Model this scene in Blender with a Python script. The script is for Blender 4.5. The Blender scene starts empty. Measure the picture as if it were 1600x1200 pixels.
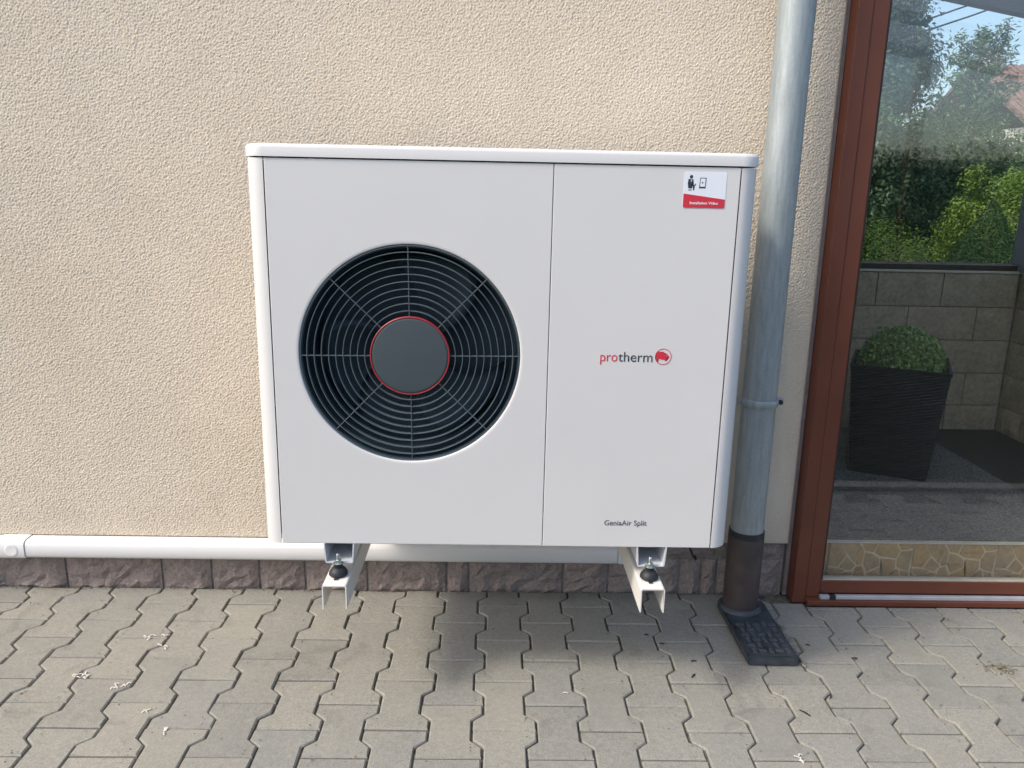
import bpy, bmesh, math, random
import numpy as np
from mathutils import Vector, Matrix

random.seed(7)
rng = np.random.default_rng(11)
scene = bpy.context.scene
C = scene.collection
rad = math.radians

# ------------------------------------------------------------------ camera
cam_d = bpy.data.cameras.new('camera')
cam = bpy.data.objects.new('camera', cam_d)
C.objects.link(cam)
scene.camera = cam
CAM = Vector((-0.0103, -2.3055, 1.2265))
YAW, PITCH, ROLL = 0.0214, 0.2343, 0.0210
fw = Vector((math.sin(YAW)*math.cos(PITCH), math.cos(YAW)*math.cos(PITCH), -math.sin(PITCH)))
rt = Vector((math.cos(YAW), -math.sin(YAW), 0))
up = rt.cross(fw)
r2 = math.cos(ROLL)*rt + math.sin(ROLL)*up
u2 = -math.sin(ROLL)*rt + math.cos(ROLL)*up
m = Matrix((r2, u2, -fw)).transposed().to_4x4()
m.translation = CAM
cam.matrix_world = m
cam_d.sensor_width = 36.0
cam_d.lens = 1244.0/1600.0*36.0
cam_d.clip_start = 0.02
cam_d.clip_end = 2000

# ------------------------------------------------------------------ sky, sun, exposure
SUN = Vector((0.90, 0.42, -1.0)).normalized()          # the way the light travels
sun_el = math.asin(-SUN.z)
sun_az = math.atan2(-SUN.x, -SUN.y)
world = bpy.data.worlds.new('World')
scene.world = world
world.use_nodes = True
wn = world.node_tree.nodes
wl = world.node_tree.links
wn.clear()
sky = wn.new('ShaderNodeTexSky')
sky.sky_type = 'NISHITA'
sky.sun_disc = False
sky.sun_elevation = sun_el
sky.sun_rotation = sun_az
sky.air_density = 1.0
sky.dust_density = 3.0
sky.ozone_density = 1.0
bg = wn.new('ShaderNodeBackground')
bg.inputs[1].default_value = 0.15
wo = wn.new('ShaderNodeOutputWorld')
wl.new(sky.outputs[0], bg.inputs[0])
wl.new(bg.outputs[0], wo.inputs[0])

sd = bpy.data.lights.new('sun', 'SUN')
sd.energy = 1.3
sd.angle = rad(10.0)
sd.color = (1.0, 0.95, 0.86)
so = bpy.data.objects.new('sun', sd)
C.objects.link(so)
so.rotation_euler = SUN.to_track_quat('-Z', 'Y').to_euler()
so.location = (-4, -3, 6)

vs = scene.view_settings
vs.view_transform = 'Standard'
vs.look = 'None'
vs.exposure = 0.85
vs.gamma = 1.0
vs.use_curve_mapping = False
scene.render.engine = 'CYCLES'
scene.cycles.use_denoising = True
scene.cycles.adaptive_threshold = 0.015
scene.cycles.max_bounces = 7
scene.cycles.diffuse_bounces = 3
scene.cycles.glossy_bounces = 3
scene.cycles.transparent_max_bounces = 16

# ------------------------------------------------------------------ helpers: materials
def mat_new(name):
    mt = bpy.data.materials.new(name)
    mt.use_nodes = True
    nt = mt.node_tree
    nt.nodes.clear()
    out = nt.nodes.new('ShaderNodeOutputMaterial')
    b = nt.nodes.new('ShaderNodeBsdfPrincipled')
    nt.links.new(b.outputs[0], out.inputs[0])
    return mt, nt, b, out

def setin(node, key, val):
    node.inputs[key].default_value = val

def N(nt, typ, **kw):
    n = nt.nodes.new(typ)
    for k, v in kw.items():
        if k in ('operation', 'blend_type', 'data_type', 'feature', 'distance', 'wave_type', 'bands_direction', 'noise_dimensions', 'interpolation_type', 'wave_profile'):
            setattr(n, k, v)
        else:
            n.inputs[k].default_value = v
    return n

def ramp(nt, fac, stops):
    r = nt.nodes.new('ShaderNodeValToRGB')
    e = r.color_ramp.elements
    while len(e) < len(stops):
        e.new(0.5)
    for i, (p, c) in enumerate(stops):
        e[i].position = p
        e[i].color = (c[0], c[1], c[2], 1)
    nt.links.new(fac, r.inputs[0])
    return r.outputs[0]

def mixc(nt, fac, a, b, mode='MIX'):
    mx = nt.nodes.new('ShaderNodeMix')
    mx.data_type = 'RGBA'
    mx.blend_type = mode
    for sock, v in ((mx.inputs[0], fac), (mx.inputs[6], a), (mx.inputs[7], b)):
        if hasattr(v, 'is_output'):
            nt.links.new(v, sock)
        elif isinstance(v, (int, float)):
            sock.default_value = v
        else:
            sock.default_value = (v[0], v[1], v[2], 1)
    return mx.outputs[2]

def pos(nt):
    return nt.nodes.new('ShaderNodeNewGeometry').outputs['Position']

def objc(nt):
    return nt.nodes.new('ShaderNodeTexCoord').outputs['Object']

def noise(nt, vec, scale, detail=3, rough=0.55, dist=0.0):
    n = nt.nodes.new('ShaderNodeTexNoise')
    n.inputs['Scale'].default_value = scale
    n.inputs['Detail'].default_value = detail
    n.inputs['Roughness'].default_value = rough
    n.inputs['Distortion'].default_value = dist
    nt.links.new(vec, n.inputs['Vector'])
    return n.outputs[0]

def mth(nt, op, a, b=None, c=None):
    n = nt.nodes.new('ShaderNodeMath')
    n.operation = op
    for i, v in enumerate((a, b, c)):
        if v is None:
            continue
        if hasattr(v, 'is_output'):
            nt.links.new(v, n.inputs[i])
        else:
            n.inputs[i].default_value = v
    return n.outputs[0]

def bump(nt, b, height, strength, dist, prev=None):
    bp = nt.nodes.new('ShaderNodeBump')
    bp.inputs['Strength'].default_value = strength
    bp.inputs['Distance'].default_value = dist
    nt.links.new(height, bp.inputs['Height'])
    if prev is not None:
        nt.links.new(prev, bp.inputs['Normal'])
    nt.links.new(bp.outputs[0], b.inputs['Normal'])
    return bp.outputs[0]

def plain(name, col, rough=0.5, metal=0.0, vary=0.0, scale=30, bumpd=0.0, bscale=200, spec=0.5):
    mt, nt, b, out = mat_new(name)
    b.inputs['Roughness'].default_value = rough
    b.inputs['Metallic'].default_value = metal
    b.inputs['Specular IOR Level'].default_value = spec
    p = pos(nt)
    nz = noise(nt, p, scale, 4)
    lo = [max(0, c*(1-vary)) for c in col]
    hi = [min(1, c*(1+vary)) for c in col]
    nt.links.new(ramp(nt, nz, [(0.3, lo), (0.7, hi)]), b.inputs['Base Color'])
    if bumpd > 0:
        bump(nt, b, noise(nt, p, bscale, 3), 0.6, bumpd)
    return mt

# ------------------------------------------------------------------ materials
def m_stucco():
    mt, nt, b, out = mat_new('stucco')
    p = pos(nt)
    big = noise(nt, p, 1.7, 3)
    mid = noise(nt, p, 9, 4)
    wv = N(nt, 'ShaderNodeVectorMath', operation='MULTIPLY')
    nt.links.new(p, wv.inputs[0])
    wv.inputs[1].default_value = (1.0, 1.0, 0.85)
    n1 = noise(nt, wv.outputs[0], 190, 3, 0.65, 0.7)
    n2 = noise(nt, wv.outputs[0], 400, 2, 0.6, 0.3)
    v = nt.nodes.new('ShaderNodeTexVoronoi')
    v.feature = 'SMOOTH_F1'
    v.inputs['Scale'].default_value = 200
    v.inputs['Smoothness'].default_value = 0.5
    nt.links.new(wv.outputs[0], v.inputs['Vector'])
    h = mth(nt, 'MULTIPLY_ADD', v.outputs[0], -0.45, n1)
    h = mth(nt, 'MULTIPLY_ADD', n2, 0.5, h)
    c = ramp(nt, big, [(0.3, (0.648, 0.560, 0.446)), (0.7, (0.692, 0.602, 0.484))])
    c = mixc(nt, 0.25, c, ramp(nt, mid, [(0.35, (0.612, 0.526, 0.42)), (0.65, (0.727, 0.634, 0.51))]))
    sep = nt.nodes.new('ShaderNodeSeparateXYZ')
    nt.links.new(p, sep.inputs[0])
    drip = mth(nt, 'MULTIPLY_ADD', noise(nt, p, 7, 5, 0.65), 0.16, sep.outputs[2])
    c = mixc(nt, ramp(nt, drip, [(0.22, (0.30,)*3), (0.36, (0, 0, 0))]), c, (0.42, 0.36, 0.28))
    pat = noise(nt, p, 0.9, 6, 0.6, 0.5)
    c = mixc(nt, 0.5, c, ramp(nt, pat, [(0.35, (0.94, 0.93, 0.90)), (0.65, (1.03, 1.03, 1.03))]), 'MULTIPLY')
    nt.links.new(c, b.inputs['Base Color'])
    b.inputs['Roughness'].default_value = 0.92
    b.inputs['Specular IOR Level'].default_value = 0.2
    bump(nt, b, h, 0.5, 0.0030)
    return mt

def m_paver():
    mt, nt, b, out = mat_new('concrete_paver')
    p = pos(nt)
    oi = nt.nodes.new('ShaderNodeObjectInfo').outputs['Random']
    isl = nt.nodes.new('ShaderNodeNewGeometry').outputs['Random Per Island']
    rnd = mth(nt, 'FRACT', mth(nt, 'MULTIPLY_ADD', oi, 7.31, isl))
    base = ramp(nt, rnd, [(0.0, (0.232, 0.227, 0.203)), (0.35, (0.278, 0.268, 0.234)),
                          (0.7, (0.316, 0.298, 0.247)), (1.0, (0.252, 0.250, 0.231))])
    c = mixc(nt, 0.35, base, ramp(nt, noise(nt, p, 3.0, 4), [(0.3, (0.222, 0.217, 0.197)), (0.7, (0.343, 0.325, 0.275))]))
    blot = noise(nt, p, 21, 5, 0.65)
    c = mixc(nt, ramp(nt, blot, [(0.42, (0, 0, 0)), (0.75, (0.5, 0.5, 0.5))]), c, (0.32, 0.303, 0.25))
    fine = noise(nt, p, 420, 2, 0.7)
    c = mixc(nt, 0.75, c, ramp(nt, fine, [(0.32, (0.60, 0.60, 0.60)), (0.5, (1, 1, 1)), (0.72, (1.28, 1.28, 1.28))]), 'MULTIPLY')
    c = mixc(nt, 0.8, c, ramp(nt, noise(nt, p, 75, 5, 0.75), [(0.3, (0.84, 0.84, 0.83)), (0.7, (1.13, 1.13, 1.13))]), 'MULTIPLY')
    spk = nt.nodes.new('ShaderNodeTexVoronoi')
    spk.inputs['Scale'].default_value = 70
    nt.links.new(p, spk.inputs['Vector'])
    c = mixc(nt, ramp(nt, spk.outputs[0], [(0.05, (0.45, 0.45, 0.45)), (0.11, (0, 0, 0))]), c, (0.13, 0.12, 0.105))
    st1 = noise(nt, p, 6.5, 6, 0.7, 0.8)
    c = mixc(nt, ramp(nt, st1, [(0.56, (0, 0, 0)), (0.72, (0.42, 0.42, 0.42))]), c, (0.125, 0.118, 0.10))
    nt.links.new(c, b.inputs['Base Color'])
    b.inputs['Roughness'].default_value = 0.88
    b.inputs['Specular IOR Level'].default_value = 0.25
    hh = mth(nt, 'MULTIPLY_ADD', noise(nt, p, 60, 3), 0.8, fine)
    bump(nt, b, hh, 0.5, 0.0012)
    return mt

def m_stone(name, ca, cb, cc, sc=14, bd=0.004, bs=55):
    mt, nt, b, out = mat_new(name)
    p = pos(nt)
    oi = nt.nodes.new('ShaderNodeObjectInfo').outputs['Random']
    c = mixc(nt, oi, ca, cb)
    n1 = noise(nt, p, sc, 5, 0.65, 0.6)
    c = mixc(nt, ramp(nt, n1, [(0.38, (0, 0, 0)), (0.68, (0.85, 0.85, 0.85))]), c, cc)
    n2 = noise(nt, p, sc*7, 4, 0.7)
    c = mixc(nt, 0.8, c, ramp(nt, n2, [(0.3, (0.66, 0.66, 0.66)), (0.7, (1.2, 1.2, 1.2))]), 'MULTIPLY')
    nt.links.new(c, b.inputs['Base Color'])
    b.inputs['Roughness'].default_value = 0.8
    b.inputs['Specular IOR Level'].default_value = 0.3
    bump(nt, b, mth(nt, 'MULTIPLY_ADD', n2, 0.4, noise(nt, p, bs, 4, 0.6, 0.5)), 0.8, bd)
    return mt

def m_zinc():
    mt, nt, b, out = mat_new('galvanised_zinc')
    p = pos(nt)
    sv = N(nt, 'ShaderNodeVectorMath', operation='MULTIPLY')
    nt.links.new(p, sv.inputs[0])
    sv.inputs[1].default_value = (1, 1, 0.12)
    streak = noise(nt, sv.outputs[0], 110, 4, 0.6)
    sp = nt.nodes.new('ShaderNodeTexVoronoi')
    sp.inputs['Scale'].default_value = 95
    nt.links.new(p, sp.inputs['Vector'])
    c = ramp(nt, streak, [(0.3, (0.29, 0.325, 0.33)), (0.7, (0.39, 0.43, 0.435))])
    c = mixc(nt, 0.10, c, ramp(nt, sp.outputs[0], [(0.0, (0.25, 0.25, 0.25)), (0.8, (0.8, 0.8, 0.8))]), 'SOFT_LIGHT')
    nt.links.new(c, b.inputs['Base Color'])
    b.inputs['Metallic'].default_value = 0.45
    nt.links.new(ramp(nt, noise(nt, p, 40, 3), [(0.3, (0.46,)*3), (0.7, (0.58,)*3)]), b.inputs['Roughness'])
    bump(nt, b, mth(nt, 'ADD', streak, noise(nt, p, 260, 3, 0.7)), 0.3, 0.0012)
    return mt

def m_glass(tint=(0.965, 0.98, 0.975), f0=0.068):
    mt = bpy.data.materials.new('window_glass')
    mt.use_nodes = True
    nt = mt.node_tree
    nt.nodes.clear()
    out = nt.nodes.new('ShaderNodeOutputMaterial')
    tr = nt.nodes.new('ShaderNodeBsdfTransparent')
    tr.inputs[0].default_value = (*tint, 1)
    gl = nt.nodes.new('ShaderNodeBsdfGlossy')
    gl.inputs['Roughness'].default_value = 0.0
    lw = nt.nodes.new('ShaderNodeLayerWeight')
    lw.inputs[0].default_value = 0.5
    f = mth(nt, 'MULTIPLY_ADD', mth(nt, 'POWER', lw.outputs['Facing'], 5.0), 1-f0, f0)
    mx = nt.nodes.new('ShaderNodeMixShader')
    nt.links.new(f, mx.inputs[0])
    nt.links.new(tr.outputs[0], mx.inputs[1])
    nt.links.new(gl.outputs[0], mx.inputs[2])
    nt.links.new(mx.outputs[0], out.inputs[0])
    return mt

def m_leaf(name, dark, light, trans=0.25, rough=0.5):
    mt, nt, b, out = mat_new(name)
    isl = nt.nodes.new('ShaderNodeNewGeometry').outputs['Random Per Island']
    nz = noise(nt, pos(nt), 2.2, 3)
    f = mth(nt, 'MULTIPLY_ADD', isl, 0.65, mth(nt, 'MULTIPLY', nz, 0.35))
    nt.links.new(ramp(nt, f, [(0.1, dark), (0.85, light)]), b.inputs['Base Color'])
    b.inputs['Roughness'].default_value = rough
    tl = nt.nodes.new('ShaderNodeBsdfTranslucent')
    nt.links.new(ramp(nt, f, [(0.1, dark), (0.85, light)]), tl.inputs[0])
    mx = nt.nodes.new('ShaderNodeMixShader')
    mx.inputs[0].default_value = trans
    nt.links.new(b.outputs[0], mx.inputs[1])
    nt.links.new(tl.outputs[0], mx.inputs[2])
    nt.links.new(mx.outputs[0], out.inputs[0])
    return mt

def m_carpet():
    mt, nt, b, out = mat_new('carpet_pile')
    p = pos(nt)
    n1 = noise(nt, p, 170, 3, 0.8)
    n2 = noise(nt, p, 14, 4)
    c = ramp(nt, n1, [(0.36, (0.018, 0.020, 0.021)), (0.64, (0.20, 0.206, 0.208))])
    c = mixc(nt, 0.3, c, ramp(nt, n2, [(0.3, (0.045, 0.048, 0.049)), (0.7, (0.12, 0.124, 0.125))]))
    nt.links.new(c, b.inputs['Base Color'])
    b.inputs['Roughness'].default_value = 0.97
    b.inputs['Specular IOR Level'].default_value = 0.1
    bump(nt, b, n1, 0.8, 0.004)
    return mt

M = {}
M['stucco'] = m_stucco()
M['paver'] = m_paver()
M['joint'] = plain('joint_sand', (0.125, 0.112, 0.088), 0.95, vary=0.5, scale=60, bumpd=0.003)
M['plinth'] = m_stone('plinth_stone', (0.325, 0.258, 0.226), (0.275, 0.234, 0.212), (0.41, 0.330, 0.288), 16, 0.012, 70)
M['mortar'] = plain('mortar', (0.25, 0.23, 0.20), 0.95, vary=0.3, scale=40, bumpd=0.004)
M['unit'] = plain('unit_paint', (0.690, 0.676, 0.660), 0.42, vary=0.012, scale=6, bumpd=0.00025, bscale=700)
M['unit_lid'] = plain('lid_paint', (0.68, 0.668, 0.655), 0.42, vary=0.012, scale=6)
M['seam'] = plain('panel_gap', (0.05, 0.05, 0.052), 0.8)
M['grille'] = plain('grille_plastic', (0.105, 0.135, 0.148), 0.42, vary=0.06)
M['hub'] = plain('hub_plastic', (0.050, 0.069, 0.077), 0.6, vary=0.05, scale=8)
M['black'] = plain('black_plastic', (0.020, 0.023, 0.028), 0.45, vary=0.25, scale=60)
M['cavity'] = plain('fan_cavity', (0.036, 0.062, 0.082), 0.6)
M['red'] = plain('red_print', (0.62, 0.035, 0.060), 0.4, vary=0.03)
M['redring'] = plain('red_ring', (0.36, 0.028, 0.036), 0.45, vary=0.05)
M['ink'] = plain('dark_print', (0.030, 0.036, 0.046), 0.5, vary=0.05)
M['greyink'] = plain('grey_print', (0.075, 0.078, 0.085), 0.5, vary=0.05)
M['sticker'] = plain('sticker_paper', (0.80, 0.82, 0.88), 0.35, vary=0.01)
M['whiteink'] = plain('white_print', (0.88, 0.86, 0.87), 0.5, vary=0.01)
M['bracket'] = plain('bracket_powder_coat', (0.74, 0.72, 0.67), 0.42, vary=0.03, scale=25)
M['rail'] = plain('foot_rail_steel', (0.66, 0.68, 0.71), 0.35, metal=0.15, vary=0.03)
M['bolt'] = plain('zinc_bolt', (0.62, 0.68, 0.66), 0.3, metal=0.9, vary=0.1)
M['rubber'] = plain('rubber', (0.016, 0.018, 0.022), 0.55, vary=0.2)
M['trunk'] = plain('white_pvc', (0.75, 0.74, 0.725), 0.36, vary=0.012, scale=5)
M['zinc'] = m_zinc()
M['brownpipe'] = plain('brown_pipe', (0.062, 0.047, 0.042), 0.6, vary=0.3, scale=16, bumpd=0.0006, bscale=90)
M['gully'] = plain('gully_plastic', (0.040, 0.048, 0.057), 0.5, vary=0.4, scale=28, bumpd=0.0008, bscale=160)
M['tread'] = plain('worn_tread', (0.075, 0.085, 0.095), 0.55, vary=0.3, scale=60)
M['frame'] = plain('brown_aluminium', (0.145, 0.048, 0.028), 0.42, vary=0.08, scale=7, spec=0.35)
M['frame_dark'] = plain('brown_gasket', (0.035, 0.016, 0.012), 0.5, vary=0.1)
M['track'] = plain('track_aluminium', (0.52, 0.53, 0.55), 0.4, metal=0.3, vary=0.08, scale=20)
M['silicone'] = plain('grey_sealant', (0.22, 0.19, 0.18), 0.7, vary=0.2)
M['glass'] = m_glass()
M['tile_base'] = plain('tile_grout', (0.50, 0.40, 0.265), 0.55, vary=0.12, scale=30)
M['tile_stone'] = m_stone('tile_stone', (0.37, 0.225, 0.10), (0.255, 0.205, 0.145), (0.41, 0.275, 0.13), 9, 0.0006, 60)
M['tile_trim'] = plain('trim_strip', (0.42, 0.39, 0.32), 0.4, vary=0.1)
M['block'] = m_stone('cladding_stone', (0.29, 0.245, 0.178), (0.225, 0.195, 0.148), (0.36, 0.305, 0.222), 8, 0.004, 40)
M['floor'] = plain('porch_floor', (0.018, 0.020, 0.021), 0.6, vary=0.25, scale=18)
M['carpet'] = m_carpet()
M['pot'] = plain('rattan', (0.005, 0.0065, 0.010), 0.6, vary=0.3, scale=60, spec=0.25)
M['soil'] = plain('soil', (0.03, 0.022, 0.015), 0.95, vary=0.5, scale=90, bumpd=0.006)
M['box_leaf'] = m_leaf('box_leaf', (0.040, 0.100, 0.022), (0.32, 0.45, 0.15), 0.25, 0.35)
M['leaf_dark'] = m_leaf('leaf_dark', (0.022, 0.056, 0.023), (0.095, 0.155, 0.068))
M['leaf_mid'] = m_leaf('leaf_mid', (0.040, 0.095, 0.028), (0.15, 0.25, 0.08))
M['leaf_light'] = m_leaf('leaf_light', (0.075, 0.15, 0.018), (0.26, 0.37, 0.055), 0.35)
M['leaf_thuja'] = m_leaf('leaf_thuja', (0.022, 0.066, 0.015), (0.080, 0.155, 0.033))
M['leaf_conifer'] = m_leaf('leaf_conifer', (0.07, 0.12, 0.06), (0.23, 0.32, 0.16))
M['bark'] = plain('bark', (0.085, 0.065, 0.045), 0.9, vary=0.4, scale=30, bumpd=0.01, bscale=30)
M['lawn'] = plain('lawn', (0.022, 0.027, 0.016), 0.95, vary=0.45, scale=9, bumpd=0.02, bscale=60)
def m_roof():
    mt, nt, b, out = mat_new('opal_roof_panel')
    b.inputs['Base Color'].default_value = (0.66, 0.66, 0.70, 1)
    b.inputs['Roughness'].default_value = 0.5
    tl = nt.nodes.new('ShaderNodeBsdfTranslucent')
    tl.inputs[0].default_value = (0.80, 0.80, 0.82, 1)
    mx = nt.nodes.new('ShaderNodeMixShader')
    mx.inputs[0].default_value = 0.75
    nt.links.new(b.outputs[0], mx.inputs[1])
    nt.links.new(tl.outputs[0], mx.inputs[2])
    nt.links.new(mx.outputs[0], out.inputs[0])
    return mt
M['roof_panel'] = m_roof()
M['beam'] = plain('grey_beam', (0.17, 0.18, 0.20), 0.5, vary=0.06)
M['roof_tile'] = m_stone('clay_roof_tile', (0.23, 0.125, 0.105), (0.17, 0.10, 0.09), (0.30, 0.18, 0.15), 4, 0.01, 20)
M['facade'] = plain('far_facade', (0.60, 0.56, 0.48), 0.9, vary=0.06, scale=2)
M['wire'] = plain('cable_black', (0.03, 0.03, 0.032), 0.6)
M['straw'] = plain('pale_shaving', (0.74, 0.71, 0.64), 0.6, vary=0.1)
M['twig'] = plain('twig', (0.028, 0.024, 0.020), 0.8, vary=0.4)
M['grit'] = plain('grit', (0.13, 0.115, 0.085), 0.9, vary=0.6, scale=300)
M['drygrass'] = plain('dry_moss', (0.16, 0.13, 0.065), 0.9, vary=0.4, scale=80)

# ------------------------------------------------------------------ helpers: objects
def thing(name, label, cat, loc=(0, 0, 0), group=None):
    o = bpy.data.objects.new(name, None)
    C.objects.link(o)
    o.location = loc
    o.empty_display_size = 0.1
    tag(o, label, cat, group)
    return o

def tag(o, label=None, cat=None, group=None, kind=None):
    if label: o['label'] = label
    if cat: o['category'] = cat
    if group: o['group'] = group
    if kind: o['kind'] = kind
    return o

def root_loc(o):
    v = Vector((0, 0, 0))
    while o is not None:
        v += Vector(o.location)
        o = o.parent
    return v

def link(name, me, mat=None, parent=None, loc=None):
    o = bpy.data.objects.new(name, me)
    C.objects.link(o)
    if mat is not None and len(me.materials) == 0:
        me.materials.append(mat)
    if parent is not None:
        o.parent = parent
        w = root_loc(parent)
        o.location = (Vector(loc) if loc is not None else Vector((0, 0, 0))) - w
    elif loc is not None:
        o.location = loc
    return o

def mesh(name, verts, faces, smooth=False):
    me = bpy.data.meshes.new(name)
    me.from_pydata([tuple(v) for v in verts], [], faces)
    me.update()
    if smooth:
        me.shade_smooth()
    return me

def bm_mesh(name, bm, smooth=False):
    bmesh.ops.recalc_face_normals(bm, faces=bm.faces)
    me = bpy.data.meshes.new(name)
    bm.to_mesh(me)
    bm.free()
    if smooth:
        me.shade_smooth()
    return me

def bm_box(bm, x0, x1, y0, y1, z0, z1):
    r = bmesh.ops.create_cube(bm, size=1.0)
    for v in r['verts']:
        v.co = Vector(((x0+x1)/2 + v.co.x*(x1-x0), (y0+y1)/2 + v.co.y*(y1-y0), (z0+z1)/2 + v.co.z*(z1-z0)))
    return r['verts']

def box(name, x0, x1, y0, y1, z0, z1, mat, parent=None, bevel=0.0, seg=2):
    bm = bmesh.new()
    bm_box(bm, x0, x1, y0, y1, z0, z1)
    if bevel > 0:
        bmesh.ops.bevel(bm, geom=list(bm.edges), offset=bevel, segments=seg, profile=0.5, affect='EDGES')
    return link(name, bm_mesh(name, bm), mat, parent)

def lathe(name, prof, mat, parent=None, center=(0, 0, 0), axis='Z', seg=48, smooth=True, closed=False):
    """prof: list of (radius, height); closed profile makes a ring"""
    vs_, fs = [], []
    n = len(prof)
    for i in range(seg):
        a = 2*math.pi*i/seg
        for r, h in prof:
            x, y = r*math.cos(a), r*math.sin(a)
            if axis == 'Z':
                vs_.append((center[0]+x, center[1]+y, center[2]+h))
            elif axis == 'Y':
                vs_.append((center[0]+x, center[1]+h, center[2]+y))
            else:
                vs_.append((center[0]+h, center[1]+x, center[2]+y))
    for i in range(seg):
        j = (i+1) % seg
        for k in range(n if closed else n-1):
            l = (k+1) % n
            fs.append((i*n+k, j*n+k, j*n+l, i*n+l))
    bm = bmesh.new()
    bv = [bm.verts.new(v) for v in vs_]
    for f in fs:
        try:
            bm.faces.new([bv[q] for q in f])
        except ValueError:
            pass
    bmesh.ops.remove_doubles(bm, verts=bm.verts, dist=1e-6)
    me = bm_mesh(name, bm)
    if smooth:
        for p in me.polygons:
            p.use_smooth = True
        try:
            me.set_sharp_from_angle(angle=rad(35))
        except Exception:
            pass
    return link(name, me, mat, parent)

def tube(name, pts, r, mat, parent=None, seg=8, taper=None):
    bm = bmesh.new()
    rings = []
    pts = [Vector(p) for p in pts]
    for i, p in enumerate(pts):
        d = (pts[min(i+1, len(pts)-1)] - pts[max(i-1, 0)]).normalized()
        a = d.cross(Vector((0.123, 0.31, 0.94)))
        if a.length < 1e-4: a = d.cross(Vector((1, 0, 0)))
        a.normalize()
        b_ = d.cross(a)
        rr = r if taper is None else r*(1+(taper-1)*i/(len(pts)-1))
        rings.append([bm.verts.new(p + rr*(math.cos(2*math.pi*k/seg)*a + math.sin(2*math.pi*k/seg)*b_)) for k in range(seg)])
    for i in range(len(rings)-1):
        for k in range(seg):
            bm.faces.new((rings[i][k], rings[i][(k+1) % seg], rings[i+1][(k+1) % seg], rings[i+1][k]))
    bm.faces.new(rings[0][::-1])
    bm.faces.new(rings[-1])
    return link(name, bm_mesh(name, bm, True), mat, parent)

def prism_y(name, poly, y0, y1, mat, parent=None):
    """polygon of (x, z) extruded in y"""
    bm = bmesh.new()
    a = [bm.verts.new((x, y0, z)) for x, z in poly]
    b_ = [bm.verts.new((x, y1, z)) for x, z in poly]
    bm.faces.new(a)
    bm.faces.new(b_[::-1])
    n = len(poly)
    for i in range(n):
        bm.faces.new((a[i], b_[i], b_[(i+1) % n], a[(i+1) % n]))
    bmesh.ops.triangulate(bm, faces=[f for f in bm.faces if len(f.verts) > 4])
    return link(name, bm_mesh(name, bm), mat, parent)

def text(name, s, size, x, y, z, mat, parent, width=None, depth=0.0003, offset=0.0):
    cu = bpy.data.curves.new(name, 'FONT')
    cu.body = s
    cu.size = size
    cu.extrude = depth
    cu.offset = offset
    cu.resolution_u = 4
    t = bpy.data.objects.new(name, cu)
    C.objects.link(t)
    bpy.context.view_layer.update()
    me = bpy.data.meshes.new_from_object(t.evaluated_get(bpy.context.evaluated_depsgraph_get()))
    bpy.data.objects.remove(t)
    co = np.empty(len(me.vertices)*3)
    me.vertices.foreach_get('co', co)
    co = co.reshape(-1, 3)
    sx = 1.0
    if width:
        sx = width/(co[:, 0].max()-co[:, 0].min())
    out = np.stack([x + (co[:, 0]-co[:, 0].min())*sx, y - co[:, 2], z + co[:, 1]], 1)
    me.vertices.foreach_set('co', out.ravel())
    me.update()
    return link(name, me, mat, parent)

def rough_block(name, w, d, h, amp, nx, nz, seed, edge=0.006):
    """stone with an uneven front (facing -y), origin at its bottom left front corner"""
    r = random.Random(seed)
    vs_, fs = [], []
    for j in range(nz+1):
        for i in range(nx+1):
            onb = i in (0, nx) or j in (0, nz)
            u, v = i/nx, j/nz
            y = edge if onb else r.uniform(-amp, amp*0.4)
            jx = 0 if i in (0, nx) else r.uniform(-.25, .25)*w/nx
            jz = 0 if j in (0, nz) else r.uniform(-.25, .25)*h/nz
            vs_.append((u*w+jx, y, v*h+jz))
    def id_(i, j): return j*(nx+1)+i
    for j in range(nz):
        for i in range(nx):
            fs.append((id_(i, j), id_(i+1, j), id_(i+1, j+1), id_(i, j+1)))
    nb = len(vs_)
    vs_ += [(0, d, 0), (w, d, 0), (w, d, h), (0, d, h)]
    fs.append((nb+1, nb, nb+3, nb+2))
    fs.append(tuple([nb, nb+1] + [id_(i, 0) for i in range(nx, -1, -1)]))
    fs.append(tuple([nb+2, nb+3] + [id_(i, nz) for i in range(nx+1)]))
    fs.append(tuple([nb+3, nb] + [id_(0, j) for j in range(nz+1)]))
    fs.append(tuple([nb+1, nb+2] + [id_(nx, j) for j in range(nz, -1, -1)]))
    return mesh(name, vs_, fs)

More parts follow.
